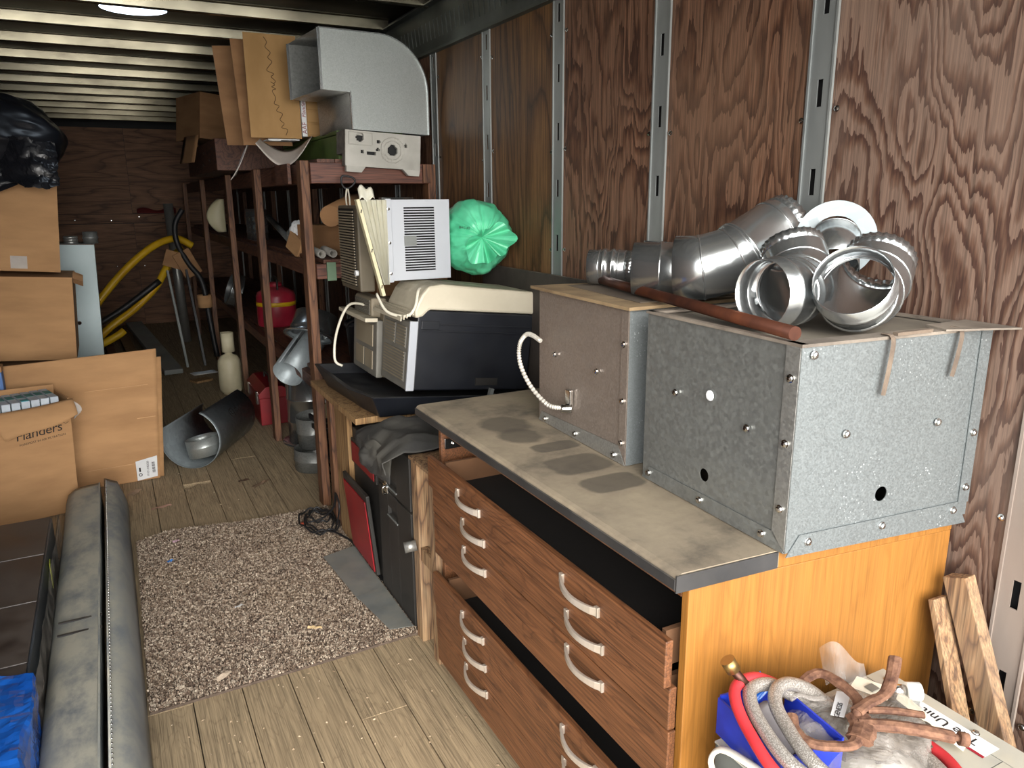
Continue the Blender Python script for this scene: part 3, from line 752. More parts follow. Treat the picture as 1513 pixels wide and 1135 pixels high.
cl = MB(); cl.cbox((q.x - .006, q.y, 1.045), (.012, .026, .055), (0, 0, 0)); cl.tube([(q.x - .004, q.y - .012, 1.02), (q.x - .03, q.y + .004, 1.02)], .013, 12); cl.build('cable_clamp', 'chrome', sb, bevel=.002)
cp = smooth_path([(q.x - .025, q.y + .005, 1.02), (q.x - .045, q.y + .055, 1.022), (q.x - .060, q.y + .13, 1.065), (q.x - .06, q.y + .19, 1.12), (q.x - .05, q.y + .21, 1.17), (q.x - .04, q.y + .19, 1.202), (q.x - .04, q.y + .15, 1.207), (q.x - .038, q.y + .105, 1.197)], 14)
MB().tube(cp, [.0062 * (1.16 if i % 2 else .84) for i in range(len(cp))], 8, smooth=False).build('armoured_cable', M('armour_spiral', (214, 210, 200), .4, .4, (170, 166, 156), 40), sb)
lidc = M('wood_edge_lid', (150, 128, 96), .85, 0, (112, 92, 66), 12)
MB().add([(A.x - .012, A.y - .012, ZT + .001), (Bc.x, Bc.y - .012, ZT + .001), (Cc.x, Cc.y + .01, ZT + .001), (D.x - .02, D.y + .022, ZT + .004)], [(0, 1, 2, 3)]).build('lid_board', lidc, sb, solid=.008)
MB().add([(1.16, 1.52, ZT + .0065), (1.46, 1.50, ZT + .0065), (1.46, 1.93, ZT + .0065), (1.2, 1.93, ZT + .0065)], [(0, 1, 2, 3)]).build('lid_liner', M('lid_dust', (104, 92, 78), .9), sb, solid=.002)

# copper pipe lying across both boxes
MB().tube([(1.285, 1.905, 1.3625), (1.25, 1.76, 1.3618), (1.078, .957, 1.3575)], .0135, 12).build('copper_pipe', 'copper')
cpipe = bpy.data.objects['copper_pipe']; tag(cpipe, 'long tarnished copper pipe with a red end lying across the metal boxes', 'pipe')
MB().tube([(1.2865, 1.912, 1.3626), (1.281, 1.888, 1.3624)], .0145, 12).build('pipe_end', 'orange', cpipe)

# ------------------------------------------------------------------ duct fittings on the metal boxes
def fitting(name, label, pts, r, beads=(), crimp_end=None, n=28, mat='duct', group='loose duct fittings on the metal boxes', crimp_start=False, taper=None):
    """a round sheet-metal fitting along straight gores; beads: raised rings at (segment, t)"""
    pts = [V(p) for p in pts]; cs, rs_ = [], []
    k = len(pts)
    rad = taper if taper else [r] * k
    for i in range(k):
        cs.append(pts[i]); rs_.append(rad[i])
        if i < k - 1:
            for (sg, t) in sorted(beads):
                if sg == i:
                    d = (pts[i + 1] - pts[i]); L = d.length; d.normalize()
                    c = pts[i] + d * (L * t); rr = rad[i] + (rad[i + 1] - rad[i]) * t
                    for (o, h) in ((-.006, 0), (-.003, .0035), (0, .0045), (.003, .0035), (.006, 0)):
                        cs.append(c + d * o); rs_.append(rr + h)
    cr = {}
    if crimp_end:
        d = (pts[-1] - pts[-2]).normalized(); cs.append(cs[-1] + d * .004); rs_.append(r * .97); cr[len(cs) - 1] = (n // 1.6 // 1, .02)
        cs.append(cs[-1] + d * crimp_end); rs_.append(r * .96); 
    t = thing(name, label, 'duct fitting', (pts[0].x, pts[0].y, pts[0].z - r), group=group)
    nn = 84 if crimp_end else n
    if crimp_end: cr = {len(cs) - 2: (28, .012), len(cs) - 1: (28, .025)}
    body = MB().tube(cs[:-1] if crimp_end else cs, rs_[:-1] if crimp_end else rs_, n, caps=False)
    o = body.build('gores', mat, t, solid=.0016)
    # edges between gores stay crisp
    if crimp_end:
        MB().tube(cs[-2:], rs_[-2:], nn, caps=False, crimp={0: (28, .012), 1: (28, .028)}).build('crimped_end', mat, t, solid=.0014)
    for i in range(1, k - 1):
        # standing seam where two gores lock together
        d = (pts[min(i + 1, k - 1)] - pts[i - 1]).normalized()
        MB().tube([pts[i] - d * .003, pts[i] - d * .0015, pts[i] + d * .0015, pts[i] + d * .003], [rad[i] - .0005, rad[i] + .0028, rad[i] + .0028, rad[i] - .0005], n, caps=False).build('gore_seam', mat, t)
    return t
fitting('duct_elbow', 'shiny duct elbow at the right end, wide open mouth towards the front', [(1.222, .962, 1.446), (1.268, .985, 1.413), (1.325, 1.012, 1.411), (1.376, 1.035, 1.430), (1.402, 1.047, 1.454)], .071, [(0, .6)], .026)
fitting('duct_elbow', 'shiny duct elbow with dark open mouth facing the copper pipe', [(1.128, 1.092, 1.412), (1.205, 1.098, 1.409), (1.262, 1.122, 1.416), (1.298, 1.158, 1.442), (1.308, 1.182, 1.474)], .067, [(0, .5), (1, .2)], .022)
fitting('duct_elbow', 'tall duct elbow leaning up to a crimped end near the wall', [(1.245, 1.49, 1.425), (1.285, 1.445, 1.428), (1.345, 1.41, 1.446), (1.462, 1.385, 1.512), (1.475, 1.383, 1.518)], .078, [(2, .18), (2, .24)], .028)
fitting('duct_elbow', 'horizontal beaded duct elbow between small round fitting and leaning elbow', [(1.222, 1.635, 1.414), (1.352, 1.515, 1.412), (1.395, 1.50, 1.414), (1.43, 1.52, 1.414)], .068, [(0, .40), (0, .80)], None)
fitting('duct_reducer', 'small short duct collar at the left end behind the copper pipe end', [(1.262, 1.905, 1.396), (1.285, 1.882, 1.396), (1.325, 1.842, 1.396), (1.338, 1.829, 1.396)], .050, [(1, .25), (1, .7)], .026)
fitting('duct_collar', 'crimped duct collar standing behind the horizontal beaded elbow', [(1.36, 1.70, 1.395), (1.362, 1.70, 1.43), (1.364, 1.70, 1.452)], .050, [], .02)
tk = thing('duct_takeoff', 'round duct take-off with wide flange disc behind the right elbow', 'duct fitting', (1.44, 1.20, 1.37), group='loose duct fittings on the metal boxes')
p0, p1 = V((1.415, 1.165, 1.440)), V((1.497, 1.235, 1.498)); dd = (p1 - p0).normalized()
MB().tube([p0, p0.lerp(p1, .5), p0.lerp(p1, .55), p1], [.052, .052, .0545, .0545], 28, caps=False).build('pipe', 'duct', tk, solid=.0016)
MB().tube([p1, p1 + dd * .0015], [.0555, .0555], 28, caps=False).build('collar', 'duct', tk, solid=.002)
fm = frame(p1, dd.cross(V((0, 0, 1))), V((0, 0, 1)))
MB().lathe([(.0545, 0), (.089, .001)], 36, fm, smooth=False).build('flange', 'galvd2', tk, solid=.0018)

# ------------------------------------------------------------------ crumpled shapes
def fbm(p, f, s=0): return noise.fractal(V(p) * f + V((s * 7.1, s * 3.3, s * 5.7)), 1.0, 2.0, 4)
def ridge(p, f, s=0): return 1 - abs(noise.noise(V(p) * f + V((s * 7.1, s * 3.3, s * 5.7)))) * 2

def crease_path(pts, r, n=8): return MB().tube(smooth_path(pts, 6), r, n)

# ------------------------------------------------------------------ wooden workbench, stand, cabinets under it
wbch = thing('workbench', 'rough wooden workbench carrying the black tray and air conditioners', 'workbench', (.865, 2.5, 0))
MB().box(.80, 1.53, 2.87, 3.62, .715, .742).build('bench_top', 'fir', wbch, bevel=.002)
MB().box(.868, .892, 3.26, 3.47, 0, .7145).build('leg', 'fir', wbch, bevel=.002)
MB().box(.862, .905, 3.535, 3.595, 0, .7145).build('leg', 'post', wbch, bevel=.002)
MB().box(1.47, 1.52, 3.5, 3.6, 0, .7145).build('leg', 'post', wbch)
MB().box(1.47, 1.52, 2.90, 3.0, 0, .7145).build('leg', 'post', wbch)
MB().bar((.885, 3.0, .70), (.885, 3.62, .70), .04, .028).build('rail', 'fir', wbch)

st = thing('wooden_stand', 'narrow weathered wooden stand beside the black filing cabinet', 'stand', (.88, 2.33, 0))
MB().box(.868, .915, 2.375, 2.432, 0, .700).build('leg', 'fir_old', st, bevel=.002)
MB().box(.866, .91, 2.212, 2.262, 0, .700).build('leg', 'fir_old', st, bevel=.002)
MB().box(1.25, 1.29, 2.30, 2.36, 0, .700).build('leg', 'fir_old', st)
MB().box(.86, 1.30, 2.21, 2.434, .7005, .713).build('cap_board', 'fir_old', st, bevel=.002)
MB().box(.872, .9, 2.2625, 2.3745, .33, .38).build('crosspiece', 'fir_old', st)
MB().tube([(.825, 2.415, .372), (.867, 2.404, .378)], .02, 10).build('pipe_stub', 'galvd', st)

tc = thing('tool_cabinet', 'black tool cabinet with red drawer and red door under the bench', 'tool cabinet', (.87, 2.86, 0))
MB().box(.885, 1.30, 2.86, 3.235, .02, .60).build('body', 'blackpaint', tc, bevel=.004)
d = MB().box(.872, .884, 2.872, 3.225, .445, .555).build('drawer', 'blackpaint', tc, bevel=.002)
MB().box(.868, .8715, 2.895, 3.205, .455, .545).build('drawer_panel', 'red', d, bevel=.001)
m = Matrix.Translation((.868, 0, .04)) @ Matrix.Rotation(R(-5), 4, 'Y')
d = MB().box(-.012, .004, 2.872, 3.225, 0, .365, m).build('door', 'blackpaint', tc, bevel=.003)
MB().box(-.017, -.0125, 2.89, 3.208, .012, .335, m).build('door_panel', 'red', d, bevel=.001)
MB().box(.87, 1.29, 2.865, 3.23, 0, .019).build('plinth', 'black', tc)

fc = thing('filing_cabinet', 'black two-drawer filing cabinet with chrome hasp beside the wooden stand', 'filing cabinet', (.87, 2.45, 0))
MB().box(.886, 1.24, 2.45, 2.835, 0, .70).build('body', 'blackpaint', fc, bevel=.006)
for (z0, z1, zh) in ((.485, .69, .525), (.02, .475, .40)):
    mb = MB(); ya, yb = 2.455, 2.83; ym, hw = 2.66, .055
    x0, x1 = .868, .885
    mb.box(x0, x1, ya, ym - hw, z0, z1); mb.box(x0, x1, ym + hw, yb, z0, z1)
    mb.box(x0, x1, ym - hw, ym + hw, z0, zh - .018); mb.box(x0, x1, ym - hw, ym + hw, zh + .018, z1); mb.box(x1 - .003, x1, ym - hw, ym + hw, zh - .018, zh + .018)
    dr = mb.build('drawer', 'blackpaint', fc, bevel=.002)
    MB().box(x0 - .004, x0 - .0005, ym - hw - .004, ym + hw + .004, zh - .024, zh - .0185).build('recess_pull', 'steelstrip', dr)
hs = MB(); hs.box(.860, .867, 2.70, 2.725, .50, .56); hs.box(.858, .8665, 2.69, 2.74, .475, .505); hs.build('hasp', 'chrome', fc, bevel=.002)
MB().tube(smooth_path([(.862, 2.70, .508), (.845, 2.70, .50), (.848, 2.705, .475), (.862, 2.71, .47)], 5), .004, 8).build('padlock_shackle', 'chrome', fc)

# dark canvas heaped over the filing cabinet
cv = thing('canvas_cover', 'crumpled dark grey canvas cover heaped over the black filing cabinet', 'cover', (.98, 2.6, .70))
def heap(a, b):
    y = 2.37 + .43 * a; t = b * 1.15
    if t < .62: x, z = 1.2 - .38 * t / .62, .712 + .01
    else: x, z = .80, .712 - .08 * (t - .62) / .53 * (0.4 + .8 * math.sin(math.pi * (a * .9 + .05)))
    lump = .05 * (.5 + .5 * ridge((x, y, z), 3.2, 1)) * (1 - .5 * max(0, t - .62)) + .018 * max(0, ridge((x, y, z), 8, 2)) + .006 * fbm((x, y, z), 14)
    if t < .62: return (x, y, z + lump * min(1., 1.1 * math.sin(math.pi * min(1, a + .05)) + .25))
    return (x - lump * .9, y, z + lump * .15)
MB().grid(heap, 70, 60).build('canvas', 'tarp', cv, solid=.004)
def fold(a, b):
    y = 2.50 + .27 * a; z = .735 - .155 * b; k = math.sin(math.pi * a) * math.sin(math.pi * min(1, b * .8 + .15))
    return (.815 - .055 * k - .02 * ridge((a, b, 0), 3, 5) * k, y + .05 * b - .03, z + .012 * fbm((a, b, 1), 4))
MB().grid(fold, 40, 30).build('hanging_fold', 'tarp', cv, solid=.004)

# ------------------------------------------------------------------ black tray and air conditioners
tr = thing('drip_tray', 'shallow black plastic tray under the air conditioners on the bench', 'tray', (.79, 2.76, .742))
outer = [(.80, 3.52), (.80, 2.98), (.845, 2.775), (1.50, 2.70), (1.52, 3.52)]
def zt(x, k): return k - .055 * max(0, (x - .85)) / .65
def insetp(poly, d):
    c = V((sum(p[0] for p in poly) / len(poly), sum(p[1] for p in poly) / len(poly)))
    return [tuple(V(p) + (c - V(p)).normalized() * d) for p in poly]
R0 = [V((x, y, .8 - .05)) for x, y in insetp(outer, .075)]; R0 = [V((p.x, p.y, .744)) for p in R0]
R1 = [V((x, y, zt(x, .845))) for x, y in outer]
R2 = [V((x, y, zt(x, .846))) for x, y in insetp(outer, .025)]
R3 = [V((x, y, zt(x, .80))) for x, y in insetp(outer, .06)]
trm = MB(); trm.rings([R0, R1, R2, R3], (True, True), False); trm.build('tray_shell', 'blackpl', tr, bevel=.004)

TILT = 6.5
def ac_frame(px, py, pz, tilt): return Matrix.Translation((px, py, pz)) @ Matrix.Rotation(R(tilt), 4, 'Y')
aca = thing('air_conditioner', 'large window air conditioner with black base and rounded beige shell, tilted', 'air conditioner', (.975, 2.755, .862), (0, TILT, 0))
LX, LY, LZ = .545, .31, .40
MB().box(.03, LX, .003, LY - .003, 0, .318).build('base_case', 'blackpl', aca, local=True, bevel=.006)
prof = [(.02, .285), (.05, .295), (.075, .322), (LX + .004, .322), (LX + .004, .415), (.12, .425), (.065, .414), (.038, .38), (.012, .32)]
MB().prism(prof, -.004, LY + .004).build('top_shell', 'beige', aca, local=True, bevel=.010)
MB().box(0, .032, 0, LY, 0, .27).build('front_bezel', 'grilleg', aca, local=True, bevel=.004)
MB().box(-.002, .03, -.006, .004, 0, .275).build('bezel_edge', 'white', aca, local=True, bevel=.001)
for (ya, yb, za, zb) in ((.03, .28, .03, .15), (.03, .14, .165, .25), (.155, .28, .165, .25)):
    gp = MB().box(-.004, -.0005, ya, yb, za, zb).build('grille', 'grilleg', aca, local=True, bevel=.001)
    for i in range(int((zb - za) / .012)):
        MB().box(-.006, -.0042, ya + .006, yb - .006, za + .005 + i * .012, za + .010 + i * .012).build('slat', 'beiged', gp, local=True)
for i in range(5): MB().box(-.045 + .012 * i, -.040 + .012 * i, -.01, LY + .02, .275 + .006 * i, .292 + .006 * i).build('side_track', 'beige', aca, local=True, bevel=.001)
for zz_ in (.235, .262): MB().box(.05, LX - .01, -.0015, .0028, zz_, zz_ + .006).build('side_ridge', 'blackpl', aca, local=True, bevel=.001)
MB().box(.30, .40, -.001, .0028, .02, .05).build('rating_plate', 'blackpaint', aca, local=True)
MB().box(.045, .12, -.006, .0025, .245, .278).build('corner_clip', 'blackpl', aca, local=True, bevel=.002)
MB().box(.36, .375, -.02, .002, .002, .06, Matrix.Rotation(R(8), 4, 'Y')).build('support_foot', 'steelstrip', aca, local=True)
MB().tube(smooth_path([(.055, .06, .40), (.03, .02, .39), (.01, -.01, .33), (-.02, .0, .295), (-.07, .08, .30), (-.09, .16, .36)], 6), .006, 8, flat=.5).build('flat_cord', 'cable', aca, local=True)

ac2 = thing('air_conditioner', 'grey-beige window air conditioner standing behind the black-based one', 'air conditioner', (.965, 3.10, .842), (0, 4, 0))
MB().box(.03, .40, .004, .336, 0, .32).build('case', 'beiged', ac2, local=True, bevel=.008)
fb = MB().box(0, .03, 0, .34, 0, .25).build('front_bezel', 'grilleg', ac2, local=True, bevel=.006)
MB().box(-.012, .06, .05, .29, .255, .34).build('control_head', 'beiged', ac2, local=True, bevel=.012)
for i in range(9): MB().box(-.016, -.0125, .065, .275, .268 + i * .007, .272 + i * .007).build('slat', 'grilleg', ac2, local=True)
for (ya, yb, za, zb) in ((.05, .29, .13, .225), (.05, .155, .03, .11), (.175, .29, .03, .11)):
    MB().box(-.004, .002, ya, yb, za, zb).build('grille', 'beiged', ac2, local=True, bevel=.001)
MB().box(-.055, .0, -.01, .40, .245, .262).build('side_track', 'beige', ac2, local=True, bevel=.002)
MB().tube(smooth_path([(.0, .12, .30), (-.06, .22, .29), (-.10, .27, .16), (-.11, .26, .04), (-.08, .24, .012)], 7), .006, 8).build('power_cord', 'cable', ac2, local=True)

acb = thing('air_conditioner', 'white louvred window air conditioner with accordion side curtain on top of the pile', 'air conditioner', (1.0, 2.92, 1.276))
hx, hy, hz = .25, .40, .315
sp = MB()
# louvred side: bands between real slots
lx0, lx1 = .055, .185
sp.box(0, lx0, 0, .004, 0, hz); sp.box(lx1, hx, 0, .004, 0, hz)
ns = 25; zz0, zz1 = .035, .290; stp = (zz1 - zz0) / ns
sp.box(lx0, lx1, 0, .004, 0, zz0); sp.box(lx0, lx1, 0, .004, zz1, hz)
for i in range(ns): sp.box(lx0, lx1, 0, .004, zz0 + stp * i + stp * .62, zz0 + stp * (i + 1))
side = sp.build('louvred_side', 'white', acb, local=True)
cs = MB(); cs.box(.0, hx, .006, hy, 0, .004); cs.box(0, hx, .006, hy, hz - .004, hz); cs.box(hx - .004, hx, .006, hy, 0, hz); cs.box(0, .004, .006, hy, 0, hz)
cs.box(0, hx, hy - .004, hy, 0, hz); cs.build('case', 'white', acb, local=True)
MB().box(.03, hx - .03, .03, hy - .04, .01, hz - .02).build('core', 'black', acb, local=True)
MB().box(lx0 - .002, lx0 + .05, -.002, -.0002, .135, .175).build('sticker', 'sheet', side, local=True)
fl_ = MB().box(-.022, .0, -.012, .006, -.005, hz + .004).build('mounting_flange', 'white', acb, local=True, bevel=.001)
for z in (.03, .15, .28): screw(fl_, V((1.0 - .011, 2.92 - .012, 1.276 + z)), (0, -1, 0), .7)
# brown grille front
MB().box(-.085, -.02, .17, .45, -.06, .292).build('front_bezel', M('bezel_brown', (104, 95, 78), .6), acb, local=True, bevel=.008)
MB().box(-.0862, -.0852, .21, .44, -.04, .28).build('grille_backing', 'black', acb, local=True)
for i in range(27): MB().box(-.091, -.0863, .215, .435, -.035 + i * .0115, -.0290 + i * .0115).build('slat', 'beiged', acb, local=True)
MB().tube([(-.087, .185, .02), (-.10, .185, .02)], .012, 12).build('control_knob', 'paper', acb, local=True)
# accordion curtain between the flange and its slanted end bar
nf = 10
def acc(a, b):
    z = -.012 + (hz + .012) * b
    xl = -.125 + (1 - b) * .082; xr = -.020
    f = a * nf; zig = .011 * (1 if int(round(f)) % 2 else -1)
    return (xl + (xr - xl) * a, -.006 + zig, z)
MB().grid(acc, nf, 8, False).build('accordion_curtain', 'accordion', acb, local=True, solid=.0012)
eb = MB().bar((-.135, -.012, hz + .003), (-.048, -.012, -.055), .03, .014, (1, 0, 0)).build('curtain_end_bar', 'cream', acb, local=True, bevel=.002)
for t in (.12, .52, .9):
    p = V((-.135, -.0275, hz + .003)).lerp(V((-.048, -.0275, -.055)), t); MB().cbox(p, (.004, .002, .014), (0, 14, 0)).build('slot', 'black', eb, local=True)
tn = MB(); tn.grid(lambda a, b: (-.12 + .06 * a, .0 + .02 * b, hz + .0 + .055 * b * (1 - .6 * abs(a - .4)) + .01 * math.sin(9 * a)), 8, 6); tn.build('torn_film', 'accordion', acb, local=True, solid=.001)

# green refuse sack
gb = thing('refuse_sack', 'knotted light green plastic refuse sack beside the white air conditioner', 'bag', (1.42, 3.0, 1.26))
knot = V((-.22, -.95, .04)).normalized()
def sack(a, b):
    th = 2 * math.pi * a; ph = math.pi * (b * .96 + .02)
    # pole along the knot direction
    zax = knot; xax = V((0, 0, 1)).cross(zax).normalized(); yax = zax.cross(xax)
    d = xax * (math.sin(ph) * math.cos(th)) + yax * (math.sin(ph) * math.sin(th)) + zax * math.cos(ph)
    pleat = math.sin(19 * th + 2 * fbm((math.cos(th), math.sin(th), 0), 1.5)) + .7 * math.sin(31 * th + 1.3)
    pin = max(0, 1 - b / .5)
    r = .158 * (1 - .10 * max(0, 1 - b / .12)) + .0045 * pleat * (pin ** .8) + .010 * fbm(d, 2.2, 3)
    p = V((1.408, 3.02, 1.432)) + V((d.x * r * .98, d.y * r * 1.05, d.z * r))
    p.z = max(p.z, 1.272 + .001 * math.sin(5 * th)); p.x = min(p.x, 1.562)
    return p
MB().grid(sack, 120, 50).build('sack_body', 'greenbag', gb)
kc = V((1.408, 3.02, 1.432)) + knot * .15
def frill(a, b):
    th = 2 * math.pi * a; zax = knot; xax = V((0, 0, 1)).cross(zax).normalized(); yax = zax.cross(xax)
    rr = .001 + .083 * b * (1 + .30 * math.sin(2 * th + .6)) + .008 * b * math.sin(7 * th)
    h = .012 + .030 * b + .018 * b * math.sin(9 * th) + .012 * b * math.sin(5 * th + 1)
    return kc + xax * (rr * math.cos(th)) + yax * (rr * math.sin(th) * 1.0) + zax * (h - .01) + V((.028, 0, -.028)) * b
MB().grid(frill, 72, 12, False).build('knot_frill', 'greenbag', gb, solid=.0012)
tm = frame(V((1.408, 3.02, 1.432)) + V((-.100, -.120, .045)), V((.75, -.62, -.1)), (0, 0, 1))
text('print', 'BAG #2', .014, 'ink', gb, tm)
MB().cbox(V((1.408, 3.02, 1.432)) + V((-.068, -.128, -.075)), (.006, .006, .022), (10, 0, 20)).build('tear', 'ink', gb)

# dark board leaning on the wall behind the pile
bd = MB(); bd.box(1.545, 1.562, 2.30, 3.23, .75, 1.298); o = bd.build('dark_board', M('dark_board_paint', (52, 46, 42), .7, 0, (38, 34, 32), 4, (1, 1, 1), .1, 60, .8, (128, 120, 108)))
tag(o, 'dark board standing on edge against the wall behind the air conditioners', 'board')

# ------------------------------------------------------------------ wooden shelving
sh = thing('storage_shelving', 'tall rough brown wooden storage shelving along the right wall', 'shelf', (.865, 3.86, 0))
py = [3.86, 5.13, 6.38, 8.1, 9.85]
for y in py: MB().box(.865, .907, y - .045, y + .045, 0, 1.775).build('post', 'post', sh, bevel=.003)
MB().box(1.52, 1.562, 3.815, 3.90, 0, 1.765).build('post', 'post', sh, bevel=.003)
for y in py[1:]: MB().box(1.52, 1.562, y - .045, y + .045, 0, 1.765).build('post', 'post', sh)
for (za, zb) in ((1.668, 1.765), (1.208, 1.282), (.588, .655)):
    for i in range(4): MB().box(.908, .946, py[i] - .044, py[i + 1] - .046, za, zb).build('front_rail', 'beam', sh, bevel=.002)
    MB().box(1.48, 1.519, 3.82, 9.9, za, zb).build('back_rail', 'beam', sh)
    MB().box(.908, 1.519, 3.79, 3.8155, za, zb).build('end_rail', 'beamx', sh, bevel=.003)
    for i in range(6):
        xx = .95 + i * .088
        MB().box(xx, xx + .084, 3.818, 9.88, zb + .0005, zb + .018).build('shelf_board', 'beam', sh)
MB().box(1.478, 1.519, 3.776, 3.789, 1.672, 1.762).build('end_block', 'post', sh, bevel=.001)
MB().box(.848, .8645, 4.02, 4.33, 1.668, 1.768).build('splice_block', 'beam', sh, bevel=.001)
MB().box(.955, 1.0, 3.776, 3.789, 1.20, 1.29).build('circuit_card', 'tag', sh)
sh_top = 1.7835

# rectangular duct elbow up on the shelf
de = thing('rectangular_duct_elbow', 'large galvanised rectangular duct elbow on top of the shelving', 'duct', (1.24, 3.75, 1.90), (0, 0, 5))
def el_outline():
    pts = [(-.27, .455)]
    cx, cz, rad = -.04, .0, .0
    pts.append((.02, .455))
    for i in range(1, 13):
        a = math.pi / 2 * (1 - i / 12); pts.append((.02 + .255 * math.cos(a), .20 + .255 * math.sin(a)))
    pts += [(.275, .005), (-.13, .018), (-.135, .185), (-.27, .19)]
    return pts
OUT = el_outline()
for (y0, mt) in ((0, 'spangle'), (.46, 'galvdk')):
    MB().prism(OUT, y0, y0 + .0016).build('cheek', mt, de, local=True)
def wrap_strip(idx):
    mb = MB()
    for a, b in zip(idx[:-1], idx[1:]):
        (xa, za), (xb, zb) = OUT[a], OUT[b]
        mb.add([(xa, .001, za), (xb, .001, zb), (xb, .46, zb), (xa, .46, za)], [(0, 1, 2, 3)], True)
    return mb
n_o = len(OUT)
wrap_strip(list(range(0, 15))).build('heel', 'galvdk', de, local=True, solid=.0015)
wrap_strip([n_o - 3, n_o - 2, n_o - 1]).build('throat', 'galvd', de, local=True, solid=.0015)
lip = MB()
for i in list(range(0, 15)):
    if i < 14: lip.bar((OUT[i][0], -.004, OUT[i][1] + .001), (OUT[i + 1][0], -.004, OUT[i + 1][1] + .001), .008, .005, (0, 0, 1) if abs(OUT[i][0] - OUT[i + 1][0]) > .02 else (1, 0, 0))
lip.bar((-.272, -.002, .455), (-.272, -.002, .188), .005, .012, (1, 0, 0)); lip.bar((-.132, -.002, .19), (-.13, -.002, .018), .005, .006, (1, 0, 0))
lip.build('seam_lip', 'duct', de, local=True)
fe = MB(); fe.bar((-.272, .462, .455), (-.272, .462, .188), .005, .012, (1, 0, 0)); fe.build('end_hem', 'duct', de, local=True)

# grey moulded block
gbk = thing('moulded_block', 'pale grey moulded block with round holes at the shelf edge under the duct', 'block', (1.25, 3.72, 1.74), (0, 3.2, 0))
mb = MB()
def block_face():
    # face with real holes made from a cut grid: cells removed where holes lie
    nx, nz = 76, 32; w, h = .38, .165
    holes = [(-.118, .135, .0205), (.045, .086, .026), (-.026, .122, .009), (-.03, .084, .009), (.112, .112, .0095), (-.108, .070, .009)]
    def inside(x, z):
        for hx_, hz_, r in holes:
            if (x - hx_) ** 2 + (z - hz_) ** 2 < r * r: return True
        return abs(x + .062) < .022 and abs(z - .066) < .008
    vid = {}
    def vert(i, j):
        if (i, j) not in vid:
            x, z = -w / 2 + w * i / nx, h * j / nz
            d = math.hypot(x - .045, z - .086); yy = .004 if .045 < d < .060 or (-.175 < x < -.055 and .10 < z < .155) else 0
            vid[(i, j)] = len(mb.v); mb.v.append(V((x, yy, z)))
        return vid[(i, j)]
    for i in range(nx):
        for j in range(nz):
            if inside(-w / 2 + w * (i + .5) / nx, h * (j + .5) / nz): continue
            mb.f.append((vert(i, j), vert(i + 1, j), vert(i + 1, j + 1), vert(i, j + 1))); mb.sm.append(False)
block_face()
fp_ = mb.build('face_plate', 'foam', gbk, local=True, recalc=False, solid=.02); fp_.modifiers['solid'].offset = -1
bb = MB(); bb.box(-.19, .19, .052, .16, .056, .165); bb.build('block_body', 'foamd', gbk, local=True, bevel=.004)
bb2 = MB(); bb2.box(-.193, -.1905, .0, .05, .0, .165); bb2.build('rough_end', 'foamd', gbk, local=True)
b3 = MB(); b3.box(-.19, .19, .0221, .05, 0, .02); b3.box(-.19, .19, .0221, .05, .145, .165); b3.build('rim', 'foam', gbk, local=True)
MB().box(-.15, .15, .03, .049, .021, .144).build('cavity', 'black', gbk, local=True)
MB().prism([(-.185, .0), (-.185, -.028), (-.11, -.028), (-.09, 0)], .0, .03).build('foot', 'foam', gbk, local=True); MB().prism([(.10, 0), (.13, -.028), (.185, -.028), (.19, 0)], .0, .03).build('foot', 'foam', gbk, local=True)

# green metal case lying along the shelf
gc = thing('green_case', 'long green painted metal case lying on top of the shelving', 'case', (1.1, 3.95, sh_top))
MB().box(1.085, 1.42, 3.92, 5.2, sh_top, 1.905).build('case_body', 'green', gc, bevel=.006)
MB().box(1.08, 1.425, 3.915, 5.205, 1.906, 1.925).build('case_lid', 'green', gc, bevel=.004)

# cartons on the shelf
def carton(name, label, loc, size, rot=(0, 0, 0), mat='card', flaps=(), group=None, open_top=False, t=.005):
    th = thing(name, label, 'carton', loc, rot, group)
    a, b, c = size
    MB().box(-a / 2, a / 2, -b / 2, -b / 2 + t, 0, c).build('front_wall', mat, th, local=True)
    MB().box(-a / 2, a / 2, b / 2 - t, b / 2, 0, c).build('back_wall', mat, th, local=True)
    MB().box(-a / 2, -a / 2 + t, -b / 2 + t, b / 2 - t, 0, c).build('side_wall', mat, th, local=True)
    MB().box(a / 2 - t, a / 2, -b / 2 + t, b / 2 - t, 0, c).build('side_wall', mat, th, local=True)
    MB().box(-a / 2 + t, a / 2 - t, -b / 2 + t, b / 2 - t, 0, t).build('bottom', mat, th, local=True)
    if not open_top:
        MB().box(-a / 2, a / 2, -b / 2, -.002, c, c + t).build('top_flap', mat, th, local=True)
        MB().box(-a / 2, a / 2, .002, b / 2, c, c + t).build('top_flap', mat, th, local=True)
    return th
c1 = thing('carton', 'open kraft carton with pen scribble lying behind the duct elbow', 'carton', (.88, 4.46, sh_top + .13))
zb = 1.915
MB().box(.752, 1.02, 4.40, 4.405, zb, 2.435).build('scribbled_panel', 'cardk', c1)
scr = []
pts = [(.795, 2.42), (.81, 2.395), (.80, 2.37), (.825, 2.345), (.81, 2.32), (.83, 2.30), (.815, 2.28), (.80, 2.255), (.835, 2.24), (.82, 2.225), (.84, 2.205), (.83, 2.19)]
MB().tube(smooth_path([(a + .06, 4.3985, b) for a, b in pts], 4), .0016, 4).build('pen_scribble', 'pen', c1)
pts = [(.865, 2.20), (.885, 2.185), (.868, 2.175), (.89, 2.165), (.87, 2.155), (.885, 2.12), (.875, 2.09), (.90, 2.08), (.885, 2.055), (.915, 2.04), (.90, 2.01), (.92, 1.99), (.905, 1.97), (.935, 1.96), (.925, 1.93)]
MB().tube(smooth_path([(a + .01, 4.3985, b) for a, b in pts], 4), .0016, 4).build('pen_scribble', 'pen', c1)
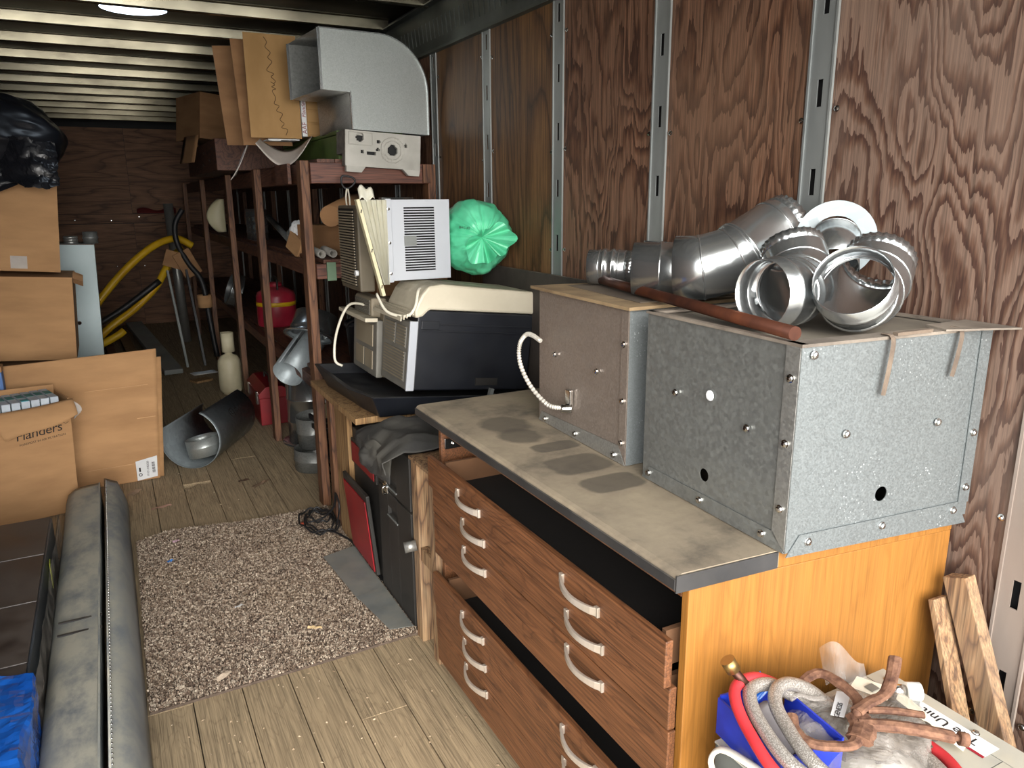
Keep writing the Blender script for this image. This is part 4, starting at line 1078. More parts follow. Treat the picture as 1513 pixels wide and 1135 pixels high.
MB().prism([(.735, 1.885), (1.0, 1.885), (1.0, 2.43), (.71, 2.425)], 4.55, 4.556).build('inner_flap', 'card2', c1)
MB().prism([(.69, 1.90), (.795, 1.90), (.795, 2.44), (.655, 2.43)], 4.83, 4.836).build('outer_flap', 'card2', c1)
MB().box(1.012, 1.018, 4.406, 4.95, 1.93, 2.42).build('side_wall', 'card2', c1)
MB().box(.80, 1.011, 4.56, 4.95, 1.926, 1.932).build('bottom', 'card2', c1)
MB().box(.80, 1.011, 4.94, 4.946, 1.933, 2.42).build('back_wall', 'card2', c1)
MB().bar((.80, 4.57, 2.40), (.83, 4.83, 2.42), .12, .005).build('top_flap', 'card2', c1)

fx = thing('air_filter', 'boxed pleated air filter with white and red printed edge beside the scribbled carton', 'air filter', (1.07, 4.40, 1.926))
MB().box(1.024, 1.05, 4.39, 4.88, 1.927, 2.20).build('frame_edge', 'paper', fx, bevel=.001)
MB().box(1.051, 1.36, 4.39, 4.88, 1.927, 2.20).build('filter_media', 'cardk', fx)
for i in range(4): MB().box(1.052, 1.358, 4.382, 4.3895, 1.935 + i * .066, 1.990 + i * .066).build('pleat', 'cardk', fx, bevel=.003)
fm = frame((1.037, 4.3885, 2.045), (0, 0, 1), (-1, 0, 0))
text('print', 'Flanders', .030, 'inkred', fx, fm @ Matrix.Translation((.03, 0, 0)), .25)
text('print', 'AAF', .034, 'inkred', fx, fm @ Matrix.Translation((-.075, 0, 0)))
# papers and curled cardboard under the carton
ins = thing('loose_manual', 'white folded leaflet under the scribbled carton on the shelf', 'leaflet', (.9, 4.42, 1.90))
MB().box(.835, 1.0, 4.375, 4.52, 1.904, 1.909).build('pages', 'paper', ins); MB().box(.84, .90, 4.37, 4.44, 1.8995, 1.9035).build('cover', 'paper', ins)
def curl(x0, z0, x1, z1, sag, y0, y1, lab):
    mb = MB()
    def f(a, b):
        t = a; x = x0 + (x1 - x0) * t; z = z0 + (z1 - z0) * t - sag * math.sin(math.pi * t)
        return (x + .05 * b, y0 + (y1 - y0) * b * .5, z + .085 * b * (.35 + .65 * math.sin(math.pi * t)))
    mb.grid(f, 16, 6)
    o = mb.build('curled_cardboard', 'cardwhite', solid=.004); tag(o, lab, 'cardboard', 'curled cardboard on the shelf')
curl(.74, 1.875, 1.02, 1.90, .125, 4.22, 4.52, 'white-lined cardboard sheet curling over the shelf edge under the carton')
curl(.66, 1.70, .765, 1.89, .02, 4.62, 4.85, 'white-lined cardboard tongue drooping past the front shelf rail')

c3 = carton('carton', 'dark brown carton with hanging flap far along the top shelf', (.80, 6.55, 2.02), (.32, .5, .32), (0, 6, 14), 'card2')
MB().grid(lambda a, b: (-.165 - .03 * b, -.24 + .3 * a, .02 - .2 * b), 4, 4).build('hanging_flap', 'card2', c3, local=True, solid=.004)
sup = MB(); sup.box(.72, 1.2, 5.6, 7.4, sh_top, 1.99); o = sup.build('timber_pack', 'beam', bevel=.004); tag(o, 'dark timber pack with bright nail heads under the far carton', 'timber')
for (yy, zz) in ((5.75, 1.93), (5.9, 1.86), (6.2, 1.92), (6.3, 1.84)): screw(o, (.72, yy, zz), (-1, 0, 0), 1.3)

# ------------------------------------------------------------------ things on the middle shelf (top of boards z = 1.30)
ZM = 1.3005
def ringed_can(name, label, loc, r, h, rot=(0, 0, 0), mat='duct', group=None, rings=2, cat='duct fitting'):
    t = thing(name, label, cat, loc, rot, group)
    prof = [(r, 0)]
    for i in range(rings):
        z = h * (i + 1) / (rings + 1)
        prof += [(r, z - .008), (r + .004, z - .004), (r + .004, z + .004), (r, z + .008)]
    prof += [(r, h)]
    MB().lathe(prof, 26).build('shell', mat, t, local=True, solid=.0016)
    return t
ringed_can('duct_pipe', 'shiny upright duct pipe on the middle shelf, nearer of the pair', (1.02, 5.95, ZM), .062, .22, group='upright duct pipes on the middle shelf', rings=3)
ringed_can('duct_pipe', 'shiny upright duct pipe on the middle shelf, farther of the pair', (1.02, 6.12, ZM), .062, .22, group='upright duct pipes on the middle shelf', rings=3)
hm = thing('plastic_cover', 'cream curved plastic cover propped on the far middle shelf', 'plastic cover', (.92, 7.45, ZM))
def cover(a, b):
    w_ = .15 * math.sin(math.pi * (.12 + .8 * b)) ** .8
    return (.985 - w_ * a, 7.42 + .10 * (a - .5) ** 2 + .03 * a, ZM + .004 + .29 * b)
MB().grid(cover, 14, 14).build('shell', 'cream', hm, solid=.01)
o = MB().tube([(.975, 4.52, 1.321), (1.03, 5.6, 1.47)], .019, 12).build('grey_conduit', 'galvdk'); tag(o, 'grey conduit lying slantwise over the middle shelf', 'pipe', 'pipes on the middle shelf')
for (pts, lab) in (([(.965, 3.90, 1.322), (1.05, 4.7, 1.322)], 'white plastic pipe end poking out at the middle shelf front'), ([(1.012, 3.86, 1.326), (1.12, 4.7, 1.326)], 'white plastic pipe end beside its twin on the middle shelf')):
    o = MB().tube(pts, .018, 14, caps=False).build('plastic_pipe', M('pipe_plastic', (170, 166, 158), .4), solid=.005); tag(o, lab, 'pipe', 'pipes on the middle shelf')
for (p0, p1, lab) in (((1.04, 3.98, 1.508), (1.38, 4.5, 1.60), 'brown cardboard tube leaning in the middle shelf'),):
    o = MB().tube([p0, p1], .055, 16).build('cardboard_tube', 'card2'); tag(o, lab, 'tube')
cb = carton('carton', 'slumped brown carton on the middle shelf behind the grille', (1.20, 4.3, ZM), (.34, .42, .15), (0, 0, 20), 'card2')
o = MB().cbox((.945, 4.42, 1.345), (.02, .17, .10), (20, 12, 14)).build('cardboard_scrap', 'card', bevel=.004); tag(o, 'torn cardboard scrap hanging at the middle shelf rail', 'cardboard')
ringed_can('duct_collar', 'dark duct collar lying on the middle shelf behind the cardboard scrap', (1.0, 4.72, ZM + .06), .06, .13, (0, 70, 20), 'galvdk')
pb_ = thing('plastic_bag', 'crumpled white carrier bag among the pipes on the middle shelf', 'bag', (1.0, 4.5, ZM + .1))
def crumple_ball(c, r, s, fz=1.0, amp=.35):
    mb = MB()
    def f(a, b):
        th = 2 * math.pi * a; ph = math.pi * b; d = V((math.sin(ph) * math.cos(th), math.sin(ph) * math.sin(th), math.cos(ph)))
        k = r * (1 + amp * ridge(d, 1.7, s) * .5 + amp * .5 * fbm(d, 3, s)); return V(c) + V((d.x * k, d.y * k, d.z * k * fz))
    return mb.grid(f, 36, 22, False)
crumple_ball((1.0, 4.5, ZM + .115), .055, 3).build('film', 'paper', pb_)
hook = thing('cord_handle', 'black loop handle with white cord hanging at the shelf rail', 'handle', (1.08, 3.7, 1.62))
MB().tube(smooth_path([(1.035, 3.72, 1.668), (1.04, 3.715, 1.70), (1.085, 3.71, 1.695), (1.10, 3.71, 1.675), (1.075, 3.715, 1.648), (1.05, 3.718, 1.645), (1.035, 3.72, 1.668)], 5), .005, 8).build('loop', 'blackcable', hook)
MB().tube(smooth_path([(1.06, 3.718, 1.645), (1.045, 3.69, 1.60), (1.04, 3.66, 1.55)], 5), .004, 8).build('cord', 'cable', hook)
MB().tube(smooth_path([(1.065, 3.718, 1.645), (1.062, 3.69, 1.60), (1.055, 3.66, 1.55)], 5), .004, 8).build('cord', 'cable', hook)
ringed_can('duct_pipe', 'crimped round duct standing behind the white air conditioner', (1.27, 3.62, 1.30), .085, .30, rings=1)
MB().box(1.1, 1.46, 3.45, 3.60, .76, 1.2995).build('carton_support', 'card2'); tag(bpy.data.objects['carton_support'], 'brown carton hidden behind the air conditioners under the round duct', 'carton')

# ------------------------------------------------------------------ lower shelf (z = .673) and the floor beneath
ZLo = .6735
gas = thing('fuel_can', 'red metal fuel can with yellow stripe on the lower shelf', 'fuel can', (1.08, 5.85, ZLo))
MB().lathe([(.002, 0), (.135, 0), (.142, .01), (.142, .22), (.13, .25), (.06, .285), (.045, .29)], 30, caps=(False, False)).build('body', 'redcan', gas, local=True)
MB().lathe([(.1435, .15), (.1435, .18)], 30).build('stripe', 'yellow', gas, local=True, solid=.001)
MB().lathe([(.045, .286), (.05, .295), (.05, .315), (.03, .322), (.002, .322)], 20).build('cap', 'redcan', gas, local=True)
MB().tube(smooth_path([(0, -.09, .27), (0, -.08, .34), (0, .0, .36), (0, .08, .34), (0, .09, .27)], 5), .008, 8).build('handle', 'blackpaint', gas, local=True)
for (nm, lab, p, r, h, rot) in (('flexible_duct', 'silver flexible duct coil sitting far along the lower shelf', (.99, 6.95, ZLo + .14), .13, .10, (0, -70, 0)),):
    t = thing(nm, lab, 'duct', p, rot)
    prof = [(r + (.010 if i % 2 else 0), h * i / 14) for i in range(15)]
    MB().lathe(prof, 28).build('coil', 'duct', t, local=True, solid=.002)
rg = thing('duct_ring', 'shiny flanged duct ring tilted out over the lower shelf edge', 'duct fitting', (.985, 4.40, .83))
ax_ = V((.42, .25, .85)).normalized(); mring = frame((.985, 4.40, .815), ax_.cross(V((1, -1, 0))), V((0, 0, 1)).cross(ax_)); mring = Matrix((V((1, -1, 0)).normalized(), ax_.cross(V((1, -1, 0)).normalized()), ax_)).transposed().to_4x4(); mring.translation = (.985, 4.40, .815)
MB().lathe([(.125, 0), (.150, .0), (.152, .004), (.126, .006), (.122, .03), (.125, .05), (.120, .056), (.120, .14)], 36, mring).build('ring', 'duct', rg, solid=.0016)
op = thing('open_duct_pipe', 'grey open-seam duct pipe sticking out below the lower shelf', 'duct pipe', (.90, 4.40, .60))
MB().tube([(.835, 4.36, .62), (1.12, 4.66, .84)], .088, 32, caps=False, a0=R(100), a1=R(445)).build('rolled_sheet', 'galvd2', op, solid=.002)
pr = thing('propane_cylinder', 'cream propane cylinder with collar standing on the floor by the shelf', 'gas cylinder', (.80, 6.62, 0))
MB().lathe([(.002, .012), (.075, .012), (.09, .03), (.094, .06), (.094, .24), (.088, .29), (.066, .325), (.03, .34), (.028, .37)], 30).build('tank', 'propane', pr, local=True)
MB().lathe([(.062, .0), (.066, .0), (.066, .02), (.062, .02)], 24).build('foot_ring', 'propane', pr, local=True)
MB().tube([(0, 0, .36), (0, 0, .52)], .052, 24, caps=False, a0=R(-60), a1=R(250)).build('collar', 'propane', pr, local=True, solid=.003)
MB().lathe([(.002, .34), (.016, .34), (.016, .42), (.022, .43), (.022, .455), (.002, .455)], 12).build('valve', 'brass', pr, local=True)
rb = thing('toolbox', 'red metal toolbox standing on the floor under the shelving', 'toolbox', (.96, 5.72, 0))
MB().box(.845, 1.06, 5.50, 6.02, 0.002, .20).build('body', 'red', rb, bevel=.006)
MB().prism([(.84, .202), (1.065, .202), (1.065, .235), (1.01, .285), (.895, .285), (.84, .235)], 5.495, 6.025).build('lid', 'red', rb, bevel=.004)
MB().tube(smooth_path([(.95, 5.66, .285), (.95, 5.68, .325), (.95, 5.84, .325), (.95, 5.86, .285)], 5), .008, 8).build('handle', 'blackpaint', rb)
MB().box(.834, .8445, 5.56, 5.60, .15, .24).build('latch', 'chrome', rb); MB().box(.834, .8445, 5.90, 5.94, .15, .24).build('latch', 'chrome', rb)
t = ringed_can('duct_drum', 'shiny large duct drum standing on the floor under the shelving', (1.10, 5.02, 0.0), .155, .46, (0, 0, 0), 'duct', rings=2)
MB().lathe([(.155, .001), (.20, .001), (.20, .006), (.156, .01)], 30).build('base_flange', 'duct', t, local=True)
t = ringed_can('duct_collar', 'dull grey wide duct collar lowest of the stack on the floor', (.985, 4.46, .001), .125, .13, mat='galvdk', rings=1, group='grey duct collars on the floor')
t = ringed_can('duct_collar', 'dull grey tall duct collar stacked on the wide collar under the shelving', (1.00, 4.50, .135), .10, .19, (4, -4, 0), mat='galvdk', rings=1, group='grey duct collars on the floor')
cr = thing('plastic_crate', 'black slatted plastic crate leaning behind the front shelf post', 'crate', (.965, 4.13, .0), (0, 0, 0))
for i in range(7):
    z = .03 + i * .06; MB().box(.958 - .10 * (z / .45) + .05, 1.26, 4.05, 4.062, z, z + .026).build('slat', 'blackpl', cr, bevel=.002)
    MB().bar((.958 - .10 * (z / .45) + .05, 4.06, z + .013), (.945 - .10 * (z / .45) + .05, 4.20, z + .013), .012, .026).build('slat', 'blackpl', cr)
for xx in (1.012, 1.14, 1.255): MB().bar((xx, 4.048, .0), (xx - .10, 4.048, .45), .016, .012, (0, 1, 0)).build('rib', 'blackpl', cr)
jug = thing('white_jug', 'small white plastic jug in the black crate', 'jug', (1.04, 4.272, .33))
MB().lathe([(.002, 0), (.04, 0), (.045, .02), (.045, .08), (.02, .11), (.02, .13), (.002, .13)], 18).build('body', 'cream', jug, local=True)
MB().lathe([(.021, .115), (.023, .118), (.023, .135), (.002, .137)], 14).build('cap', 'paper', jug, local=True)
MB().box(.98, 1.25, 4.215, 4.328, .0, .329).build('dark_bin', 'black'); tag(bpy.data.objects['dark_bin'], 'black bin standing on the floor behind the crate', 'bin')
o = MB().box(.90, .95, 3.66, 3.70, .001, .20).build('yellow_bag', 'yellow', bevel=.008); tag(o, 'small yellow tool bag wedged beside the bench leg', 'bag')
black = thing('black_bucket', 'dark plastic bucket on the lower shelf behind the air conditioner', 'bucket', (1.22, 3.98, ZLo))
MB().lathe([(.002, .0), (.11, .0), (.13, .26), (.138, .26), (.138, .28), (.128, .28)], 28).build('body', 'blackpl', black, local=True)
MB().tube(smooth_path([(-.13, 0, .25), (-.12, -.10, .30), (0, -.16, .32), (.12, -.10, .30), (.13, 0, .25)], 5), .006, 8).build('bail_handle', 'blackcable', black, local=True)

# ------------------------------------------------------------------ on the floor in the aisle
hp = thing('open_duct_pipe', 'half-open grey sheet-metal duct lying on the floor by the leaning cardboard', 'duct pipe', (.395, 4.93, 0), (0, 0, -30))
MB().tube([(0, -.17, .186), (0, -.16, .186), (0, -.145, .186), (0, -.14, .186), (0, .42, .186)], [.182, .185, .185, .181, .181], 44, caps=False, a0=R(158), a1=R(426)).build('rolled_sheet', 'galvd2', hp, local=True, solid=.002)
tm = MATS[hp.name] @ frame((.1535, .17, .285), (0, 1, 0), (-.53, 0, .85))
text('stencil', '(E) duct', .06, 'ink', hp, tm)
rn = thing('duct_band', 'short bright duct band lying inside the half-open grey duct', 'duct fitting', (.39, 4.84, .03), (0, 0, 0))
m = frame((.39, 4.84, .12), (.96, -.12, .16), (.12, .98, -.1))
MB().lathe([(.098, -.055), (.098, .0), (.0995, .002), (.0995, .008), (.098, .01), (.098, .055)], 30, m).build('band', 'spangle', rn, solid=.0016)
vp = thing('vent_register', 'flat white vent register plate lying on the far floor', 'vent cover', (.68, 7.55, 0), (0, 0, 12))
MB().box(-.11, .11, -.06, .06, .001, .008).build('plate', 'paper', vp, local=True, bevel=.002)
for i in range(5): MB().box(-.085, .085, -.04 + i * .018, -.030 + i * .018, .0085, .011).build('louvre', 'filter', vp, local=True)

# entrance mat
mt_ = thing('floor_mat', 'shaggy speckled brown mat on the plank floor', 'mat', (.42, 3.12, 0))
cs_ = [(-.035, 3.80), (.12, 3.865), (.45, 3.80), (.878, 3.80), (.872, 2.43), (.50, 2.415), (-.05, 2.40)]
MB().prism([(a, b) for a, b in cs_], .0015, .010, Matrix(((1, 0, 0, 0), (0, 0, 1, 0), (0, 1, 0, 0), (0, 0, 0, 1)))).build('backing', 'mat', mt_)
pile = MB(); rnd = random.Random(3)
def in_mat(x, y):
    c = False; j = len(cs_) - 1
    for i in range(len(cs_)):
        (xi, yi), (xj, yj) = cs_[i], cs_[j]
        if (yi > y) != (yj > y) and x < (xj - xi) * (y - yi) / (yj - yi) + xi: c = not c
        j = i
    return c
cnt = 0
while cnt < 70000:
    x, y = rnd.uniform(-.06, .89), rnd.uniform(2.39, 3.87)
    if not in_mat(x, y): continue
    cnt += 1
    a = rnd.uniform(0, 6.283); L = rnd.uniform(.006, .011); w = rnd.uniform(.0014, .0026); h = rnd.uniform(.003, .009)
    dx, dy = math.cos(a), math.sin(a); px, py_ = -dy * w, dx * w
    pile.v += [V((x - px, y - py_, .0095)), V((x + px, y + py_, .0095)), V((x + dx * L * .5 + px, y + dy * L * .5 + py_, .0095 + h)), V((x + dx * L * .5 - px, y + dy * L * .5 - py_, .0095 + h)), V((x + dx * L, y + dy * L, .0095 + h * .7))]
    o_ = len(pile.v) - 5; pile.f += [(o_, o_ + 1, o_ + 2, o_ + 3), (o_ + 3, o_ + 2, o_ + 4)]; pile.sm += [False, False]
pl_ = pile.build('pile', 'pile', mt_, recalc=False); pl_['kind'] = 'stuff'

zs = thing('zinc_sheet', 'flat dull zinc sheet lying on the mat before the black cabinet', 'metal sheet', (.8, 2.8, .022))
m2 = Matrix(((1, 0, 0, 0), (0, 0, 1, 0), (0, 1, 0, 0), (0, 0, 0, 1)))
MB().prism([(.705, 3.19), (.862, 3.235), (.862, 2.78), (.735, 2.74)], .0225, .024, m2).build('sheet', 'sheet', zs)
MB().prism([(.735, 2.77), (.862, 2.80), (.862, 2.455), (.775, 2.475)], .0245, .026, m2).build('sheet', 'sheet', zs)
cc = thing('cable_coil', 'tangled coil of black cable on the mat by the bench leg', 'cable', (.80, 3.55, .022))
rnd2 = random.Random(5)
for i in range(4):
    pts = []; c0 = (.775 + rnd2.uniform(-.02, .02), 3.52 + rnd2.uniform(-.03, .03)); ra = rnd2.uniform(.055, .10)
    for k in range(14):
        a = 2 * math.pi * k / 12 + i; pts.append((min(.855, c0[0] + ra * .8 * math.cos(a)), c0[1] + ra * 1.5 * math.sin(a), .030 + .012 * i + .02 * math.sin(3 * a) ** 2))
    MB().tube(smooth_path(pts, 4), .0045, 6).build('loop', 'blackcable', cc)
MB().tube(smooth_path([(.84, 3.45, .05), (.845, 3.40, .16), (.85, 3.48, .20), (.85, 3.52, .12), (.80, 3.56, .05), (.72, 3.58, .032)], 6), .005, 6).build('upright_loop', 'blackcable', cc)
MB().tube(smooth_path([(.80, 3.45, .035), (.855, 3.30, .03), (.86, 3.22, .03)], 5), .005, 6).build('tail', 'blackcable', cc)
MB().cbox((.705, 3.585, .03), (.03, .014, .012), (0, 0, 20)).build('plug', 'orange', cc, bevel=.002)

# litter: flakes too small to pick apart, then the scraps that show
lt = MB(); rnd3 = random.Random(11)
for i in range(420):
    if i < 150: x, y = rnd3.uniform(-.35, .85), rnd3.uniform(3.9, 7.5)
    elif i < 230: x, y = rnd3.uniform(-.05, .84), rnd3.uniform(1.6, 2.4)
    else: x, y = rnd3.gauss(-.32, .03), rnd3.uniform(2.2, 3.9)
    s = rnd3.uniform(.002, .008); a = rnd3.uniform(0, 6.28); q = rnd3.uniform(.3, .9)
    pts = [(x + s * math.cos(a + k) * (q if k in (1.57, 4.71) else 1), y + s * math.sin(a + k) * (q if k in (1.57, 4.71) else 1), .001 + rnd3.uniform(0, .003)) for k in (0, 1.57, 3.14, 4.71)]
    lt.add(pts + [(x, y, .006)], [(0, 1, 4), (1, 2, 4), (2, 3, 4), (3, 0, 4)])
tag(lt.build('floor_litter', 'litter'), 'scattered crumbs and chips of litter on the plank floor', 'litter', kind='stuff')
def scrap(name, label, p, size, rz, col):
    mb = MB(); a, b = size
    mb.grid(lambda u, v: V(p) + Matrix.Rotation(R(rz), 3, 'Z') @ V(((u - .5) * a, (v - .5) * b * (1 - .5 * abs(u - .4)), .004 + .010 * abs(fbm((u, v, rz), 2)))), 6, 3, False)
    tag(mb.build(name, M(name + label[:12].replace(' ', '_'), col, .8), solid=.0012), label, 'scrap', 'scraps on the floor')
scrap('paper_scrap', 'blue paper scrap near the left end of the mat', (.09, 3.47, .022), (.026, .018), 30, (60, 120, 190))
scrap('paper_scrap', 'pale pink paper scrap near the far edge of the mat', (.13, 3.68, .022), (.03, .02), 10, (214, 178, 190))
scrap('paper_scrap', 'white paper scrap in the middle of the mat', (.30, 2.92, .022), (.035, .014), 20, (226, 224, 220))
scrap('wood_splinter', 'pale curled splinter near the front edge of the mat', (.53, 2.62, .022), (.055, .016), -30, (214, 186, 140))
scrap('wood_splinter', 'pale splinters on the front left edge of the mat', (.18, 2.47, .022), (.06, .03), 35, (220, 200, 176))
scrap('leaf_scrap', 'pinkish brown leaf scrap on the planks behind the mat', (.10, 4.22, .0), (.10, .03), 15, (190, 150, 130))
scrap('leaf_scrap', 'dry leaf on the planks near the shelf post', (.63, 4.32, .0), (.13, .035), 40, (142, 116, 92))
scrap('wood_splinter', 'broken chip pile beside the leaning cardboard', (-.02, 4.52, .0), (.10, .05), 60, (196, 168, 140))
scrap('bark_chip', 'brown curl of debris right of the half-open duct', (.55, 4.42, .0), (.06, .03), 15, (90, 66, 50))

# ------------------------------------------------------------------ left side: vinyl panels, black box, cartons
vy = thing('vinyl_panel', 'dusty grey padded vinyl panel with rounded edge lying along the floor', 'panel', (-.24, 3.2, 0), group='grey vinyl panels on the floor')
pv = [(-.325, .02), (-.335, .08), (-.32, .13), (-.285, .158), (-.24, .166), (-.178, .170), (-.171, .165), (-.171, .02)]
def ext(pr_, y0, y1, ny, wob, seed):
    mb = MB(); rings = []
    for i in range(ny + 1):
        y = y0 + (y1 - y0) * i / ny
        rings.append([V((a + wob * fbm((a * 4, y, b * 4), 2, seed), y, max(.003, b + wob * fbm((a * 4, y, b * 4), 2, seed + 1) * (1 if b > .05 else 0)))) for a, b in pr_])
    return mb.rings(rings, (True, True), True)
ext(pv, 1.7, 4.29, 60, .005, 1).build('padded_body', 'vinyl', vy)
MB().box(-.177, -.171, 1.7, 4.29, .166, .1715).build('welt', 'vinyl2', vy)
v2 = thing('vinyl_panel', 'slimmer grey vinyl panel with pinned seam leaning beside the padded one', 'panel', (-.10, 3.2, 0), group='grey vinyl panels on the floor')
pv2 = [(-.148, .02), (-.148, .180), (-.144, .183), (-.092, .158), (-.064, .075), (-.056, .02)]
ext(pv2, 1.7, 4.30, 60, .005, 4).build('padded_body', 'vinyl2', v2)
MB().tube([(-.147, 1.7, .181), (-.147, 4.30, .181)], .004, 6).build('seam_bead', 'vinyl', v2)
pin = None
for i in range(110):
    y = 1.9 + i * .0217
    if pin is None: pin = MB().lathe([(.003, 0), (.003, .003), (.0015, .004)], 6, caps=(False, True)).build('seam_pin', 'chrome', v2, local=True); pin.matrix_local = MATS[v2.name].inverted() @ Matrix.Translation((-.142, y, .1815))
    else: inst(pin, v2, MATS[v2.name].inverted() @ Matrix.Translation((-.142, y, .1815)))
for yy in (2.74, 2.83):
    MB().box(-.30, -.165, yy, yy + .012, .164, .168).build('smear', 'edge', vy)

bx = thing('black_appliance', 'glossy dark panelled appliance lying on its back in torn film on the left', 'appliance', (-.6, 3.0, 0))
MB().box(-.84, -.352, 2.06, 3.72, .002, .232).build('body', M('dark_steel_side', (84, 92, 100), .3, .3, (58, 62, 68), 4), bx, bevel=.004)
for i in range(4):
    ya = 2.08 + i * .41; MB().box(-.838, -.358, ya, ya + .404, .2325, .240).build('panel', 'blkmetal', bx, bevel=.003)
MB().box(-.347, -.3455, 3.30, 3.34, .09, .20).build('yellow_label', M('yellow_tape', (206, 214, 70), .5), bx)
def filmgrid(a, b):
    y = 2.0 + 1.75 * a; r = .018 * fbm((y * 2, b * 2, 0), 2, 9)
    return (-.345 + .012 + abs(r), y, .235 * b + .002)
MB().grid(filmgrid, 40, 8).build('clear_film', 'film', bx)
def bluef(a, b):
    y = 1.7 + .66 * a; x = -.84 + .51 * min(1, b * 1.5); z = .25 if b < .667 else .25 - .23 * (b - .667) / .333
    z += .022 * ridge((x, y, z), 7, 3) * .5 + .008 * fbm((x, y, z), 16, 2)
    if a > .8: y -= .05 * math.sin(b * 9) * (a - .8) * 5
    return (x + .012 * fbm((x, y, z), 9, 5), y, z)
MB().grid(bluef, 44, 44, False).build('blue_film', 'blue', bx, solid=.001)

# open filter carton, turned a little, right front corner towards the aisle
fcx = thing('filter_carton', 'open carton of pleated air filters with one torn folded-down flap', 'carton', (-.285, 4.40, 0), (0, 2.5, 17))
MB().box(-.52, 0, 0, .006, .0, .575).build('front_wall', 'card', fcx, local=True)
MB().box(-.006, 0, .0065, .25, .0, .61).build('side_wall', 'card', fcx, local=True)
MB().box(-.52, -.0065, .25, .256, .0, .64).build('back_wall', 'card', fcx, local=True)
MB().box(-.526, -.5205, 0, .256, .0, .60).build('side_wall', 'card', fcx, local=True)
MB().box(-.52, -.0065, .0065, .2495, .001, .006).build('bottom', 'card', fcx, local=True)
def ff_(a, b):
    x = -.36 + .375 * a
    return (x + .05 * b * (1 - a), -.004 - .05 * math.sin(b * 1.5) - .02 * b, .577 + .03 * a * a - (.125 - .05 * a) * b + .006 * math.sin(7 * a) * b)
MB().grid(ff_, 20, 8).build('folded_flap', 'card', fcx, local=True, solid=.005)
MB().grid(lambda a, b: (.012 + .035 * b * math.sin(3 * a), -.02 + .01 * math.cos(5 * a), .585 - .085 * a + .012 * b), 8, 4, False).build('torn_corner', 'cardwhite', fcx, local=True, solid=.004)
MF = MATS[fcx.name]
text('logo_print', 'Flanders', .066, 'ink', fcx, MF @ frame((-.150, -.0012, .455), (1, 0, .12), (0, 0, 1)), .18, .95)
text('print_line', 'FOREMOST IN AIR FILTRATION', .0150, 'ink', fcx, MF @ frame((-.135, -.0012, .412), (1, 0, .12), (0, 0, 1)))
for i in range(3):
    MB().tube(smooth_path([(-.060, -.001, .478 + i * .013), (-.042, -.001, .490 + i * .013), (-.026, -.001, .480 + i * .013), (-.012, -.001, .488 + i * .013)], 4), .0022, 4, flat=.4).build('wave_mark', 'ink', fcx, local=True)
ORD = ['nearest the left wall', 'second from the left wall', 'third from the left wall', 'fourth from the left wall', 'fifth from the left wall', 'sixth from the left wall', 'fifth from the right end', 'with the bright teal corner', 'third from the right end', 'second from the right end', 'rightmost of the row']
for i in range(11):
    lp = MF @ V((-.505 + i * .0425, .13, .012))
    t = thing('air_filter', 'white-framed air filter in the open carton, ' + ORD[i], 'air filter', lp, (0, 2.5, 17), 'air filters in the open carton')
    h = .590 + .002 * i
    MB().box(.0, .036, -.115, .112, 0, .02).build('frame', 'filter', t, local=True); MB().box(.0, .036, -.115, -.10, .0205, h).build('frame', 'filter', t, local=True)
    MB().box(.0, .036, .10, .112, .0205, h).build('frame', 'filter', t, local=True); MB().box(.0, .036, -.099, .099, h - .02, h).build('frame', 'filter', t, local=True)
    MB().box(.006, .030, -.099, .099, .021, h - .021).build('media', 'filterteal', t, local=True)
    MB().box(.002, .034, -.02, .05, h + .0005, h + .002).build('edge_print', 'filterteal', t, local=True)
    if i == 7: MB().box(.002, .034, -.112, -.07, h + .0005, h + .003).build('corner_print', 'teal', t, local=True)

# big flattened cardboard leaning behind
fcd = thing('flattened_carton', 'large flattened cardboard carton with white label standing behind the filter carton', 'cardboard', (-.2, 4.72, 0))
def flat(a, b):
    x = -.62 + (.745 + .06 * b) * a; z = .03 * (1 - a) * 0 + .768 * b + (.028 * a - .03) * b
    return (x, 4.71 + .035 * b + .006 * math.sin(b * 21) + .006 * fbm((x, z, 0), 3), max(.002, z))
MB().grid(flat, 40, 60).build('sheet', 'card', fcd, solid=.007)
def flat2(a, b): p = flat(a, b); return (p[0] + .022, p[1] + .022, p[2] * .93 + .001)
MB().grid(flat2, 20, 20).build('rear_sheet', 'card', fcd, solid=.006)
for z, xa, xb in ((.56, -.2, .12), (.37, -.2, .14), (.20, -.22, .0), (.105, -.25, .03)):
    MB().bar((xa, 4.706 + .035 * z / .77, z), (xb, 4.706 + .035 * z / .77, z + .006), .004, .004).build('crease', M('crease_pale%d' % int(z * 100), (214, 170, 122), .85), fcd)
lb = MB(); lb.prism([(.005, .008), (.112, .020), (.121, .145), (.005, .125)], 4.6985, 4.700); lab_ = lb.build('label', 'paper', fcd)
fm = frame((.066, 4.698, .074), (.06, 0, 1), (-1, 0, .06))
text('label_number', '10151.042030', .0165, 'ink', lab_, fm)
text('label_script', 'Tesla', .010, 'ink', lab_, frame((.022, 4.698, .07), (.06, 0, 1), (-1, 0, .06))) if False else None
MB().lathe([(.006, 0), (.010, 0), (.010, .0006), (.006, .0006)], 16, frame((.024, 4.698, .042), (1, 0, 0), (0, 0, 1))).build('label_mark', 'ink', lab_)
for i in range(12): MB().box(.088, .104, 4.6978, 4.6984, .045 + i * .0055, .045 + i * .0055 + (.0035 if i % 3 else .0018)).build('barcode_bar', 'ink', lab_)
MB().box(.019, .028, 4.6978, 4.6984, .060, .085).build('label_script', 'ink', lab_)

